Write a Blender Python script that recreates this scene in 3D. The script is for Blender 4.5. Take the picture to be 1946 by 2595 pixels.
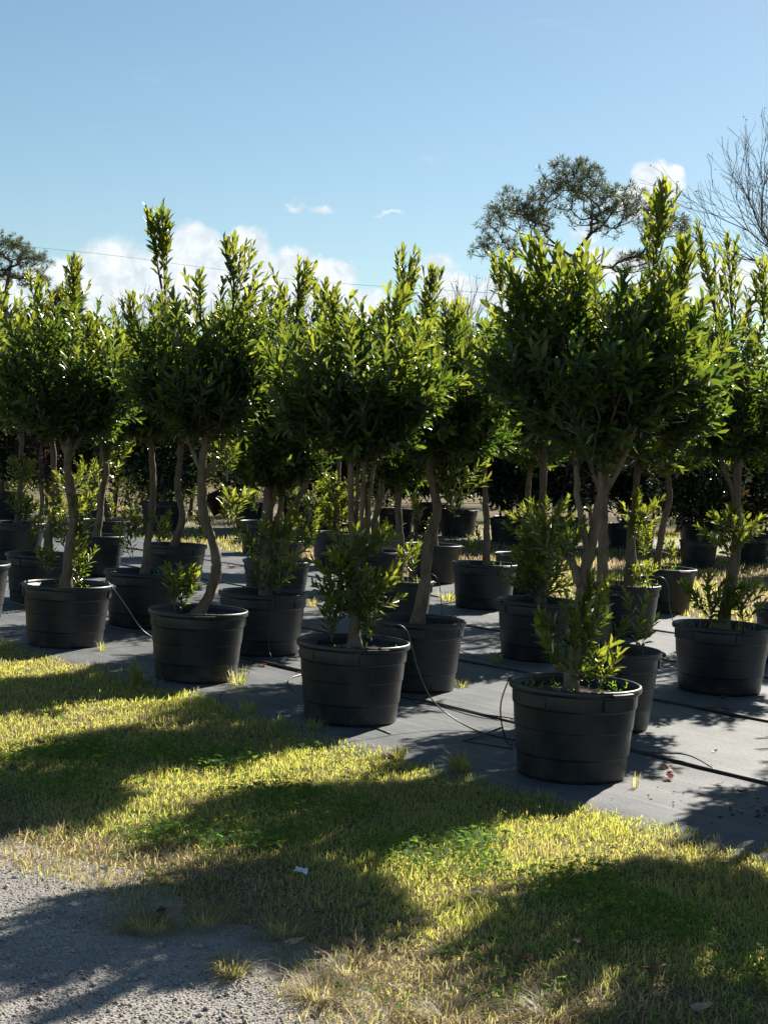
import bpy, math, random
import numpy as np
from mathutils import Matrix, Vector

# ------------------------------------------------------------------ scene, camera, light
S = bpy.context.scene
for o in list(bpy.data.objects):
    bpy.data.objects.remove(o)
COL = S.collection
R = math.radians

cam_d = bpy.data.cameras.new('camera')
cam_d.sensor_fit = 'VERTICAL'
cam_d.sensor_height = 36.0
cam_d.lens = 36.0 * 3871.0 / 2595.0
cam_d.clip_end = 6000
cam = bpy.data.objects.new('camera', cam_d)
COL.objects.link(cam)
right = Vector((0.998907, 0.001913, 0.046710))
down = Vector((0.046749, -0.040876, -0.998070))
fwd = Vector((0.0, 0.999162, -0.040921))
M = Matrix.Identity(4)
for i in range(3):
    M[i][0] = right[i]; M[i][1] = -down[i]; M[i][2] = -fwd[i]
M[2][3] = 1.69
cam.matrix_world = M
S.camera = cam

SUN_AZ, SUN_EL = 31.0, 35.0
sun_dir = Vector((math.sin(R(SUN_AZ)) * math.cos(R(SUN_EL)), math.cos(R(SUN_AZ)) * math.cos(R(SUN_EL)), math.sin(R(SUN_EL))))
sd = bpy.data.lights.new('sun', 'SUN')
sd.energy = 5.0
sd.angle = R(0.53)
sd.color = (1.0, 0.93, 0.80)
sun = bpy.data.objects.new('sun', sd)
COL.objects.link(sun)
sun.rotation_euler = (-sun_dir).to_track_quat('-Z', 'Y').to_euler()

S.view_settings.view_transform = 'Standard'
S.view_settings.look = 'None'
S.view_settings.gamma = 1.0
S.view_settings.exposure = 1.15
S.render.engine = 'CYCLES'
S.cycles.max_bounces = 5
S.cycles.diffuse_bounces = 3
S.cycles.glossy_bounces = 2
S.cycles.transmission_bounces = 2
S.cycles.transparent_max_bounces = 4
S.cycles.sample_clamp_indirect = 4.0

# ------------------------------------------------------------------ node helpers
class NT:
    def __init__(s, tree):
        s.t = tree; s.n = tree.nodes; s.l = tree.links
    def new(s, typ, **kw):
        nd = s.n.new(typ)
        for k, v in kw.items():
            setattr(nd, k, v)
        return nd
    def put(s, inp, v):
        if hasattr(v, 'is_output') or hasattr(v, 'links'):
            s.l.new(v, inp)
        else:
            inp.default_value = v
    def math(s, op, a, b=None, c=None, clamp=False):
        nd = s.new('ShaderNodeMath', operation=op, use_clamp=clamp)
        s.put(nd.inputs[0], a)
        if b is not None: s.put(nd.inputs[1], b)
        if c is not None: s.put(nd.inputs[2], c)
        return nd.outputs[0]
    def vec(s, op, a, b=None):
        nd = s.new('ShaderNodeVectorMath', operation=op)
        s.put(nd.inputs[0], a)
        if b is not None: s.put(nd.inputs[1], b)
        return nd.outputs['Value'] if op in ('LENGTH', 'DOT_PRODUCT') else nd.outputs[0]
    def mix(s, fac, a, b):
        nd = s.new('ShaderNodeMix', data_type='RGBA')
        s.put(nd.inputs[0], fac); s.put(nd.inputs[6], a); s.put(nd.inputs[7], b)
        return nd.outputs[2]
    def noise(s, vec, scale, detail=3, rough=0.55, dist=0.0):
        nd = s.new('ShaderNodeTexNoise')
        if vec is not None: s.l.new(vec, nd.inputs['Vector'])
        nd.inputs['Scale'].default_value = scale
        nd.inputs['Detail'].default_value = detail
        nd.inputs['Roughness'].default_value = rough
        nd.inputs['Distortion'].default_value = dist
        return nd
    def rng(s, v, a, b, c=0.0, d=1.0, smooth=False):
        nd = s.new('ShaderNodeMapRange')
        if smooth: nd.interpolation_type = 'SMOOTHSTEP'
        s.put(nd.inputs[0], v)
        for i, x in enumerate((a, b, c, d)):
            nd.inputs[i + 1].default_value = x
        return nd.outputs[0]
    def attr(s, name):
        nd = s.new('ShaderNodeAttribute', attribute_name=name)
        return nd.outputs['Fac']
    def bump(s, h, strength, dist):
        nd = s.new('ShaderNodeBump')
        nd.inputs['Strength'].default_value = strength
        nd.inputs['Distance'].default_value = dist
        s.l.new(h, nd.inputs['Height'])
        return nd.outputs[0]

def rgb(r, g, b): return (r, g, b, 1.0)

# ------------------------------------------------------------------ world: sky and cumulus
world = bpy.data.worlds.new('World')
S.world = world
world.use_nodes = True
W = NT(world.node_tree)
W.n.clear()
sky = W.new('ShaderNodeTexSky', sky_type='NISHITA')
sky.sun_disc = False
sky.sun_elevation = R(SUN_EL)
sky.sun_rotation = R(SUN_AZ)
sky.altitude = 10
sky.air_density = 1.0
sky.dust_density = 0.3
sky.ozone_density = 3.0
SKY_STRENGTH = 0.050
tc = W.new('ShaderNodeTexCoord')
dirv = W.vec('NORMALIZE', tc.outputs['Generated'])
sep = W.new('ShaderNodeSeparateXYZ'); W.l.new(dirv, sep.inputs[0])
az = W.math('MULTIPLY', W.math('ARCTAN2', sep.outputs[0], sep.outputs[1]), 180 / math.pi)
el = W.math('MULTIPLY', W.math('ARCSINE', sep.outputs[2]), 180 / math.pi)
cmb = W.new('ShaderNodeCombineXYZ'); W.l.new(az, cmb.inputs[0]); W.l.new(el, cmb.inputs[1])
uv = cmb.outputs[0]
n1 = W.noise(uv, 1.3, 6, 0.62)
n2 = W.noise(uv, 0.5, 3, 0.5)
def centred(nd, amp):
    v = W.vec('SUBTRACT', nd.outputs['Color'], (0.5, 0.5, 0.5))
    return W.vec('MULTIPLY', v, (amp, amp, 0.0))
uvw = W.vec('ADD', W.vec('ADD', uv, centred(n1, 1.0)), centred(n2, .8))
# clouds: azimuth, elevation (degrees), half width, half height, softness
CLOUDS = [(-10.3, 5.8, 1.7, 1.25), (-8.9, 5.4, 2.4, 1.3), (-7.6, 6.6, 1.3, 1.15), (-11.6, 5.2, 1.5, 1.0), (-7.2, 5.2, 2.6, 1.2), (-12.6, 4.6, 2.0, 1.2),
          (-5.5, 6.7, .95, .95), (-4.8, 5.9, 1.5, .9), (-3.65, 6.4, .85, .75), (-2.4, 6.0, .95, .75), (-1.3, 5.5, 1.1, .6), (-3.0, 5.0, 3.2, .9),
          (-2.85, 8.72, .75, .24), (-3.8, 8.75, .6, .22), (-.35, 8.68, .7, .12), (1.65, 7.0, 1.1, .42), (.9, 6.6, .8, .35), (2.4, 6.0, 1.6, .7), (4.2, 6.9, 1.0, .4), (4.6, 5.6, 2.4, .8),
          (9.5, 9.85, .95, .8), (8.6, 9.5, 1.0, .55), (7.1, 8.1, .7, .42), (8.0, 7.2, 1.3, .6), (12.6, 6.2, 2.2, .9), (10.2, 6.5, 1.5, .7)]
rs = random.Random(5)
for k in range(22):
    a0 = 22 + k * 14.5
    a0 = a0 if a0 < 180 else a0 - 360
    CLOUDS.append((a0 + rs.uniform(-4, 4), rs.uniform(4, 9), rs.uniform(1.2, 4), rs.uniform(.6, 1.6)))
dens = None
for (ca, ce, hw, hh) in CLOUDS:
    big = 1.18 if hh > .55 else 1.0
    d = W.vec('SUBTRACT', uvw, (ca, ce + (.25 if hh > .7 else 0), 0))
    d = W.vec('MULTIPLY', d, (1 / (hw * big), 1 / (hh * big), 0))
    ln = W.vec('LENGTH', d)
    v = W.math('SUBTRACT', 1.0, ln)
    if hh < .5: v = W.math('MULTIPLY', v, .33)
    dens = v if dens is None else W.math('MAXIMUM', dens, v)
soft = W.noise(uv, 0.45, 2, 0.5)
edge = W.rng(soft.outputs['Fac'], 0.35, 0.65, 0.16, 0.5)
cover = W.math('DIVIDE', dens, edge, clamp=True)
cover = W.rng(cover, 0.0, 1.0, 0.0, 0.93, smooth=True)
# thin wisps higher up
wm = W.vec('MULTIPLY', uv, (0.16, 0.75, 1))
wn = W.noise(wm, 1.0, 6, 0.6, 0.6)
wisp = W.rng(wn.outputs['Fac'], 0.62, 0.85, 0.0, 0.30, smooth=True)
cover = W.math('MAXIMUM', cover, wisp)
cover = W.math('MULTIPLY', cover, W.rng(sep.outputs[2], 0.0, 0.02))
shade = W.noise(uvw, 1.1, 5, 0.6)
ccol = W.mix(W.rng(shade.outputs['Fac'], 0.35, 0.65), rgb(0.32, 0.365, 0.40), rgb(0.49, 0.50, 0.50))
skyc = W.vec('MULTIPLY', sky.outputs[0], (SKY_STRENGTH * .95, SKY_STRENGTH, SKY_STRENGTH * .93))
bgc = W.mix(cover, skyc, ccol)
bg = W.new('ShaderNodeBackground'); bg.inputs['Strength'].default_value = 1.0
W.l.new(bgc, bg.inputs['Color'])
wo = W.new('ShaderNodeOutputWorld'); W.l.new(bg.outputs[0], wo.inputs['Surface'])
world.cycles.sampling_method = 'MANUAL'
world.cycles.sample_map_resolution = 1024

# ------------------------------------------------------------------ materials
def material(name):
    m = bpy.data.materials.new(name)
    m.use_nodes = True
    t = NT(m.node_tree); t.n.clear()
    out = t.new('ShaderNodeOutputMaterial')
    return m, t, out

def principled(t, col, rough, spec=0.5, normal=None, metallic=0.0):
    p = t.new('ShaderNodeBsdfPrincipled')
    t.put(p.inputs['Base Color'], col); t.put(p.inputs['Roughness'], rough)
    p.inputs['Specular IOR Level'].default_value = spec
    p.inputs['Metallic'].default_value = metallic
    if normal is not None: t.l.new(normal, p.inputs['Normal'])
    return p

def objco(t):
    return t.new('ShaderNodeTexCoord').outputs['Object']

def leafy(name, old, young, back_old, back_young, rough=0.3, spec=0.55, trans=0.38, brown=None):
    """two-sided waxy leaf that lets light through; 'age' runs from 0 (old) to 1 (young), 'var' is random"""
    m, t, out = material(name)
    age = t.attr('age'); var = t.attr('var')
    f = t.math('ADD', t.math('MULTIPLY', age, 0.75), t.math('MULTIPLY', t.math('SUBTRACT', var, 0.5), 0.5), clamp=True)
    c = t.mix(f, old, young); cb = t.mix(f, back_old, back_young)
    if brown:
        b = t.rng(var, 0.995, 0.996)
        c = t.mix(b, c, brown); cb = t.mix(b, cb, brown)
    p = principled(t, c, rough, spec)
    tr = t.new('ShaderNodeBsdfTranslucent'); t.l.new(cb, tr.inputs['Color'])
    mx = t.new('ShaderNodeMixShader'); mx.inputs[0].default_value = trans
    t.l.new(p.outputs[0], mx.inputs[1]); t.l.new(tr.outputs[0], mx.inputs[2])
    t.l.new(mx.outputs[0], out.inputs['Surface'])
    return m

MAT = {}
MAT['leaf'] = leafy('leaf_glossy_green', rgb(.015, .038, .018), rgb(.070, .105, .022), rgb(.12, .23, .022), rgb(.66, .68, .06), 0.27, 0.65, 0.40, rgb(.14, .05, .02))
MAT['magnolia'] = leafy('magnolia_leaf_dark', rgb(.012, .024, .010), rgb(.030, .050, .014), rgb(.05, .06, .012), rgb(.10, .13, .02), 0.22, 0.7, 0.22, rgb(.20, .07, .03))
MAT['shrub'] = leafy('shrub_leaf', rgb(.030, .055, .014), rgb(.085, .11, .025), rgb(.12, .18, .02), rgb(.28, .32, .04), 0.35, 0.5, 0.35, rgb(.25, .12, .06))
MAT['purple'] = leafy('purple_shrub_leaf', rgb(.030, .016, .020), rgb(.07, .03, .03), rgb(.10, .03, .03), rgb(.16, .05, .04), 0.35, 0.5, 0.3)
MAT['pine'] = leafy('pine_needles', rgb(.055, .080, .050), rgb(.11, .13, .075), rgb(.14, .18, .08), rgb(.26, .29, .12), 0.5, 0.3, 0.25)  # needle colours lightened so the distance haze is in the colour
MAT['wood'] = leafy('far_wood_leaves', rgb(.030, .040, .018), rgb(.07, .07, .03), rgb(.08, .09, .02), rgb(.14, .13, .04), 0.5, 0.3, 0.3)
MAT['clover'] = leafy('clover_leaf', rgb(.065, .135, .032), rgb(.11, .21, .045), rgb(.26, .52, .03), rgb(.45, .72, .04), 0.7, 0.10, 0.5)

def grass_material():
    m, t, out = material('grass_blades')
    dry = t.attr('dry'); var = t.attr('var')
    g = t.mix(var, rgb(.115, .150, .080), rgb(.22, .23, .120))
    gb = t.mix(var, rgb(.48, .58, .075), rgb(.90, .82, .17))
    d = t.mix(var, rgb(.19, .155, .105), rgb(.38, .32, .225))
    db = t.mix(var, rgb(.34, .25, .14), rgb(.62, .50, .31))
    c = t.mix(dry, g, d); cb = t.mix(dry, gb, db)
    p = principled(t, c, 0.5, 0.35)
    tr = t.new('ShaderNodeBsdfTranslucent'); t.l.new(cb, tr.inputs['Color'])
    mx = t.new('ShaderNodeMixShader'); mx.inputs[0].default_value = 0.60
    t.l.new(p.outputs[0], mx.inputs[1]); t.l.new(tr.outputs[0], mx.inputs[2])
    t.l.new(mx.outputs[0], out.inputs['Surface'])
    return m
MAT['grass'] = grass_material()

def bark_material(name, a, b, scale=22.0):
    m, t, out = material(name)
    co = objco(t)
    st = t.vec('MULTIPLY', co, (1.0, 1.0, 0.35))
    n = t.noise(st, scale, 5, 0.65)
    nb = t.noise(co, 5.0, 3, 0.5)
    c = t.mix(t.rng(n.outputs['Fac'], 0.32, 0.68), a, b)
    c = t.mix(t.rng(nb.outputs['Fac'], 0.5, 0.75, 0.0, 0.45), c, rgb(.26, .25, .20))
    p = principled(t, c, 0.85, 0.25, t.bump(n.outputs['Fac'], 0.7, 0.012))
    t.l.new(p.outputs[0], out.inputs['Surface'])
    return m
MAT['bark'] = bark_material('bark_grey_brown', rgb(.095, .068, .046), rgb(.235, .185, .130))
MAT['twig'] = bark_material('branch_bark', rgb(.040, .028, .020), rgb(.105, .078, .055), 30.0)
MAT['pine_bark'] = bark_material('pine_bark', rgb(.045, .036, .028), rgb(.12, .09, .07), 4.0)
MAT['bare_bark'] = bark_material('bare_twig_bark', rgb(.06, .05, .045), rgb(.15, .125, .11), 6.0)

def pot_material():
    m, t, out = material('black_pot_plastic')
    co = objco(t)
    n = t.noise(co, 7.0, 5, 0.6)
    fine = t.noise(co, 260.0, 2, 0.5)
    st = t.noise(t.vec('MULTIPLY', co, (6.0, 6.0, 0.7)), 4.0, 3, 0.5)
    c = t.mix(t.rng(n.outputs['Fac'], 0.35, 0.75), rgb(.0065, .0085, .0125), rgb(.017, .020, .026))
    c = t.mix(t.rng(st.outputs['Fac'], 0.55, 0.8, 0.0, 0.35), c, rgb(.045, .045, .044))
    sp = t.new('ShaderNodeSeparateXYZ'); t.l.new(co, sp.inputs[0])
    mud = t.noise(t.vec('ADD', co, t.vec('MULTIPLY', t.new('ShaderNodeObjectInfo').outputs['Location'], (3.1, 1.7, 0.0))), 9.0, 5, 0.7)
    splash = t.rng(t.math('SUBTRACT', mud.outputs['Fac'], t.math('MULTIPLY', sp.outputs[2], 1.6)), .38, .62, 0.0, .55)
    c = t.mix(splash, c, rgb(.095, .078, .058))
    scuff = t.noise(t.vec('MULTIPLY', co, (3.0, 3.0, 40.0)), 2.5, 4, 0.7)
    c = t.mix(t.rng(scuff.outputs['Fac'], .64, .74, 0.0, .5), c, rgb(.055, .055, .056))
    ro = t.rng(n.outputs['Fac'], 0.3, 0.7, 0.36, 0.55)
    p = principled(t, c, ro, 0.6, t.bump(fine.outputs['Fac'], 0.25, 0.002))
    t.l.new(p.outputs[0], out.inputs['Surface'])
    return m
MAT['pot'] = pot_material()

def simple(name, a, b, scale, rough, bumps=0.0, spec=0.4):
    m, t, out = material(name)
    co = objco(t)
    n = t.noise(co, scale, 5, 0.65)
    c = t.mix(t.rng(n.outputs['Fac'], 0.33, 0.67), a, b)
    p = principled(t, c, rough, spec, t.bump(n.outputs['Fac'], bumps, 0.01) if bumps else None)
    t.l.new(p.outputs[0], out.inputs['Surface'])
    return m
MAT['soil'] = simple('potting_soil', rgb(.018, .012, .008), rgb(.075, .05, .033), 45.0, 0.95, 0.8, 0.2)
MAT['rubber'] = simple('black_polythene_hose', rgb(.010, .010, .011), rgb(.028, .028, .028), 12.0, 0.42, 0.0, 0.5)
MAT['steel'] = simple('power_cable', rgb(.05, .05, .05), rgb(.09, .09, .09), 3.0, 0.6)
MAT['paper'] = simple('white_scrap', rgb(.55, .56, .56), rgb(.80, .80, .79), 18.0, 0.7)
MAT['stake'] = simple('grey_green_stake', rgb(.05, .07, .065), rgb(.11, .13, .12), 20.0, 0.6)
MAT['pebble'] = simple('gravel_stones', rgb(.09, .088, .086), rgb(.48, .45, .41), 55.0, 0.85, 0.0, 0.3)
for nm, a, b in (('red', (.16, .028, .018), (.33, .08, .04)), ('brown', (.10, .055, .03), (.26, .14, .075)), ('tan', (.30, .20, .12), (.55, .42, .31))):
    m, t, out = material('fallen_leaf_' + nm)
    n = t.noise(objco(t), 60.0, 4, 0.6)
    c = t.mix(t.rng(n.outputs['Fac'], .35, .65), rgb(*a), rgb(*b))
    p = principled(t, c, 0.6, 0.3)
    tr = t.new('ShaderNodeBsdfTranslucent'); t.l.new(c, tr.inputs['Color'])
    mx = t.new('ShaderNodeMixShader'); mx.inputs[0].default_value = .3
    t.l.new(p.outputs[0], mx.inputs[1]); t.l.new(tr.outputs[0], mx.inputs[2]); t.l.new(mx.outputs[0], out.inputs['Surface'])
    MAT['fallen_' + nm] = m

def ground_material():
    m, t, out = material('lawn_earth')
    co = objco(t)
    n = t.noise(co, 1.3, 6, 0.65); f = t.noise(co, 55.0, 4, 0.7)
    c = t.mix(t.rng(n.outputs['Fac'], 0.35, 0.65), rgb(.075, .070, .032), rgb(.14, .105, .058))
    c = t.mix(t.rng(f.outputs['Fac'], 0.35, 0.7, 0, .7), c, rgb(.20, .15, .09))
    p = principled(t, c, 0.95, 0.15, t.bump(f.outputs['Fac'], 0.8, 0.02))
    t.l.new(p.outputs[0], out.inputs['Surface'])
    return m
MAT['ground'] = ground_material()

def gravel_material():
    m, t, out = material('sandy_gravel')
    co = objco(t)
    n = t.noise(co, 2.2, 4, 0.6)
    v = t.new('ShaderNodeTexVoronoi'); t.l.new(co, v.inputs['Vector']); v.inputs['Scale'].default_value = 95.0
    f = t.noise(co, 130.0, 3, 0.7)
    base = t.mix(t.rng(n.outputs['Fac'], 0.35, 0.65), rgb(.29, .27, .25), rgb(.42, .38, .335))
    c = t.mix(t.rng(f.outputs['Fac'], 0.42, 0.60, 0.70, 0.0), base, rgb(.10, .10, .105))
    p = principled(t, c, 0.92, 0.2, t.bump(v.outputs['Distance'], 0.8, 0.008))
    t.l.new(p.outputs[0], out.inputs['Surface'])
    return m
MAT['gravel'] = gravel_material()

def fabric_material():
    m, t, out = material('woven_weed_mat')
    co = objco(t)      # x runs along the sheet, y across
    dust = t.noise(co, 1.6, 6, 0.7)
    streak = t.noise(t.vec('MULTIPLY', co, (0.8, 16.0, 1.0)), 1.0, 6, 0.7)
    fine = t.noise(t.vec('MULTIPLY', co, (40.0, 260.0, 1.0)), 1.0, 2, 0.5)
    speck = t.noise(co, 46.0, 3, 0.6)
    c = t.mix(t.rng(dust.outputs['Fac'], 0.33, 0.68), rgb(.070, .081, .095), rgb(.130, .141, .155))
    c = t.mix(t.rng(streak.outputs['Fac'], 0.52, 0.72, 0.0, 0.5), c, rgb(.195, .205, .215))
    c = t.mix(t.rng(speck.outputs['Fac'], 0.64, 0.72, 0.0, 0.6), c, rgb(.035, .030, .026))
    w = t.new('ShaderNodeTexWave'); w.wave_type = 'BANDS'; w.bands_direction = 'Y'
    t.l.new(co, w.inputs['Vector']); w.inputs['Scale'].default_value = 1.05
    w.inputs['Distortion'].default_value = 0.5
    c = t.mix(t.rng(w.outputs['Fac'], 0.975, 1.0, 0.0, 0.18), c, rgb(.33, .33, .325))
    h = t.math('ADD', t.math('MULTIPLY', fine.outputs['Fac'], 1.4), t.math('MULTIPLY', streak.outputs['Fac'], 2.2))
    c = t.mix(t.rng(t.noise(co, 0.8, 4, 0.6).outputs['Fac'], 0.48, 0.7, 0.0, 0.35), c, rgb(.175, .172, .165))
    c = t.mix(t.rng(t.noise(co, 3.1, 5, 0.7).outputs['Fac'], 0.56, 0.72, 0.0, 0.55), c, rgb(.055, .060, .060))
    p = principled(t, c, 0.60, 0.28, t.bump(h, 0.45, 0.004))
    t.l.new(p.outputs[0], out.inputs['Surface'])
    return m
MAT['fabric'] = fabric_material()

# ------------------------------------------------------------------ object helpers
def link(o, parent=None, mat=None):
    COL.objects.link(o)
    if parent is not None: o.parent = parent
    if mat is not None and o.type == 'MESH' and not o.data.materials: o.data.materials.append(MAT[mat])
    return o

def raw_mesh(name, V, T, mat, attrs=None, smooth=False):
    """V (n,3), T (m,3) triangles or list of polygon arrays"""
    me = bpy.data.meshes.new(name)
    V = np.asarray(V, dtype=np.float32)
    if isinstance(T, list):
        me.from_pydata([tuple(map(float, v)) for v in V], [], T)
    else:
        T = np.asarray(T, dtype=np.int32)
        me.vertices.add(len(V)); me.vertices.foreach_set('co', V.ravel())
        me.loops.add(T.size); me.loops.foreach_set('vertex_index', T.ravel())
        me.polygons.add(len(T))
        me.polygons.foreach_set('loop_start', np.arange(0, T.size, T.shape[1], dtype=np.int32))
        me.polygons.foreach_set('loop_total', np.full(len(T), T.shape[1], dtype=np.int32))
    for k, a in (attrs or {}).items():
        at = me.attributes.new(k, 'FLOAT', 'POINT'); at.data.foreach_set('value', np.asarray(a, dtype=np.float32))
    if smooth:
        me.polygons.foreach_set('use_smooth', np.ones(len(me.polygons), dtype=bool))
    me.update(calc_edges=True)
    me.validate()
    me.materials.append(MAT[mat])
    return me

def mobj(name, me, parent=None, kind=None):
    o = bpy.data.objects.new(name, me)
    COL.objects.link(o)
    if parent is not None: o.parent = parent
    if kind: o['kind'] = kind
    return o

def thing(name, label, cat, loc=(0, 0, 0), rz=0.0, group=None):
    o = bpy.data.objects.new(name, None)
    o.empty_display_size = 0.2
    COL.objects.link(o)
    o.location = loc; o.rotation_euler = (0, 0, rz)
    tag(o, label, cat, group)
    return o

def tag(o, label, cat, group=None):
    o['label'] = label; o['category'] = cat
    if group: o['group'] = group
    return o

def unit(v):
    v = np.asarray(v, dtype=float)
    return v / np.maximum(np.linalg.norm(v, axis=-1, keepdims=True), 1e-9)

def smooth_path(P, n=6):
    P = [np.array(p, dtype=float) for p in P]
    Q = [2 * P[0] - P[1]] + P + [2 * P[-1] - P[-2]]
    out = []
    for i in range(1, len(Q) - 2):
        a, b, c, d = Q[i - 1], Q[i], Q[i + 1], Q[i + 2]
        for k in range(n):
            t = k / n
            out.append(0.5 * ((2 * b) + (c - a) * t + (2 * a - 5 * b + 4 * c - d) * t * t + (3 * b - a - 3 * c + d) * t ** 3))
    out.append(P[-1])
    return np.array(out)

class Geo:
    """collects triangles"""
    def __init__(s): s.V = []; s.T = []; s.n = 0
    def add(s, V, T):
        V = np.asarray(V, dtype=float).reshape(-1, 3)
        s.V.append(V); s.T.append(np.asarray(T, dtype=int) + s.n); s.n += len(V)
    def tube(s, P, rad, k=8, cap=True, rough=0.0, rng=None):
        P = np.asarray(P, dtype=float); m = len(P)
        rad = np.broadcast_to(np.asarray(rad, dtype=float), (m,))
        tan = unit(np.gradient(P, axis=0))
        ref = np.array([0, 0, 1.0]) if abs(tan[0][2]) < 0.9 else np.array([1.0, 0, 0])
        a = unit(np.cross(tan[0], ref)); rings = []
        for i in range(m):
            a = unit(a - tan[i] * (a @ tan[i])); b = np.cross(tan[i], a)
            th = np.arange(k) * 2 * math.pi / k
            r = rad[i] * (1 + (rough * rng.uniform(-1, 1, k) if rough else 0))
            r = np.broadcast_to(r, (k,))
            rings.append(P[i] + (np.cos(th) * r)[:, None] * a + (np.sin(th) * r)[:, None] * b)
        V = np.concatenate(rings + ([P[:1], P[-1:]] if cap else []))
        T = []
        for i in range(m - 1):
            for j in range(k):
                p, q = i * k + j, i * k + (j + 1) % k
                T.append((p, q, q + k)); T.append((p, q + k, p + k))
        if cap:
            for j in range(k):
                T.append((m * k, (j + 1) % k, j)); T.append((m * k + 1, (m - 1) * k + j, (m - 1) * k + (j + 1) % k))
        s.add(V, T)
    def mesh(s, name, mat, smooth=True):
        return raw_mesh(name, np.concatenate(s.V), np.concatenate(s.T), mat, smooth=smooth)

def frusta(P0, P1, R0, R1, k=4):
    """many straight tapered sticks, vectorised"""
    P0 = np.asarray(P0, float); P1 = np.asarray(P1, float); n = len(P0)
    d = unit(P1 - P0)
    ref = np.where(np.abs(d[:, 2:3]) < 0.9, np.array([[0, 0, 1.0]]), np.array([[1.0, 0, 0]]))
    a = unit(np.cross(d, ref)); b = np.cross(d, a)
    th = np.arange(k) * 2 * math.pi / k
    ring = np.cos(th)[None, :, None] * a[:, None, :] + np.sin(th)[None, :, None] * b[:, None, :]
    V = np.concatenate([P0[:, None, :] + ring * np.asarray(R0)[:, None, None], P1[:, None, :] + ring * np.asarray(R1)[:, None, None]], axis=1)
    T = []
    for j in range(k):
        q = (j + 1) % k
        T += [(j, q, q + k), (j, q + k, j + k)]
    T = (np.array(T)[None] + (np.arange(n) * 2 * k)[:, None, None]).reshape(-1, 3)
    return V.reshape(-1, 3), T

# leaf template: along, side, lift
LEAF_T = np.array([(0, 0, 0), (.36, 0, -.05), (.34, -.36, .0), (.34, .36, .0), (.70, 0, -.05), (.68, -.44, .0), (.68, .44, .0), (1, 0, -.10)])
LEAF_F = np.array([(0, 3, 1), (0, 1, 2), (1, 3, 6), (1, 6, 4), (1, 4, 5), (1, 5, 2), (4, 6, 7), (4, 7, 5)])
SIMPLE_T = np.array([(0, 0, 0), (.5, -.5, .06), (.5, .5, .06), (1, 0, -.06)])
SIMPLE_F = np.array([(0, 2, 1), (1, 2, 3)])

def leaf_geo(P, D, N, L, Wd, simple=False, fold=0.22):
    tpl, fc = (SIMPLE_T, SIMPLE_F) if simple else (LEAF_T, LEAF_F)
    D = unit(D); N = unit(N - D * (N * D).sum(1, keepdims=True)); Sd = np.cross(D, N)
    n = len(P); k = len(tpl)
    V = (P[:, None, :] + D[:, None, :] * (tpl[None, :, 0:1] * L[:, None, None]) + Sd[:, None, :] * (tpl[None, :, 1:2] * Wd[:, None, None])
         + N[:, None, :] * (tpl[None, :, 2:3] * L[:, None, None] + np.abs(tpl[None, :, 1:2]) * fold * Wd[:, None, None]))
    T = (fc[None] + (np.arange(n) * k)[:, None, None]).reshape(-1, 3)
    return V.reshape(-1, 3), T, k

def crown_mesh(name, mat, P, D, N, L, Wd, age, rng, simple=False):
    V, T, k = leaf_geo(P, D, N, L, Wd, simple)
    return raw_mesh(name, V, T, mat, {'age': np.repeat(age, k), 'var': np.repeat(rng.random(len(P)), k)})

# ------------------------------------------------------------------ value noise for scattering
_g = np.random.default_rng(77).random((256, 256))
def vnoise(x, y, sc):
    x = np.asarray(x) * sc + 1000.0; y = np.asarray(y) * sc + 1000.0
    xi = np.floor(x).astype(int); yi = np.floor(y).astype(int)
    fx = x - xi; fy = y - yi
    fx = fx * fx * (3 - 2 * fx); fy = fy * fy * (3 - 2 * fy)
    a = _g[xi % 256, yi % 256]; b = _g[(xi + 1) % 256, yi % 256]; c = _g[xi % 256, (yi + 1) % 256]; d = _g[(xi + 1) % 256, (yi + 1) % 256]
    return (a * (1 - fx) + b * fx) * (1 - fy) + (c * (1 - fx) + d * fx) * fy
def fbm(x, y, sc):
    return 0.55 * vnoise(x, y, sc) + 0.3 * vnoise(x, y, sc * 2.1) + 0.15 * vnoise(x, y, sc * 4.3)
def sstep(v, a, b):
    t = np.clip((np.asarray(v) - a) / (b - a), 0, 1)
    return t * t * (3 - 2 * t)

# rows of pots run along E, N points across the rows away from the lawn
EX, EY = 0.637, -0.771
NX, NY = 0.771, 0.637
def rowpt(t, n): return (EX * t + NX * n, EY * t + NY * n)
def ncoord(x, y): return NX * x + NY * y
def tcoord(x, y): return EX * x + EY * y
def mat_edge(t): return 5.53 + 0.08 * np.sin(t * 1.3 + 0.5) + 0.16 * (vnoise(t, t * 0 + 3.0, 2.2) - 0.5) + 0.030 * np.clip(-t - 9, 0, 20)

# ------------------------------------------------------------------ ground, gravel, weed mat
def sheet(name, x0, x1, y0, y1, step, zf, mat):
    xs = np.arange(x0, x1 + step / 2, step); ys = np.arange(y0, y1 + step / 2, step)
    X, Y = np.meshgrid(xs, ys, indexing='ij'); Z = zf(X, Y)
    V = np.stack([X, Y, Z], -1).reshape(-1, 3)
    i = np.arange(len(xs) - 1)[:, None] * len(ys) + np.arange(len(ys) - 1)[None]
    Q = np.stack([i, i + len(ys), i + len(ys) + 1, i + 1], -1).reshape(-1, 4)
    return raw_mesh(name, V, Q, mat, smooth=True)

g = mobj('ground', raw_mesh('ground', [(-3000, -3000, -.02), (3000, -3000, -.02), (3000, 3000, -.02), (-3000, 3000, -.02)], [(0, 1, 2, 3)], 'ground'), kind='structure')

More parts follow.
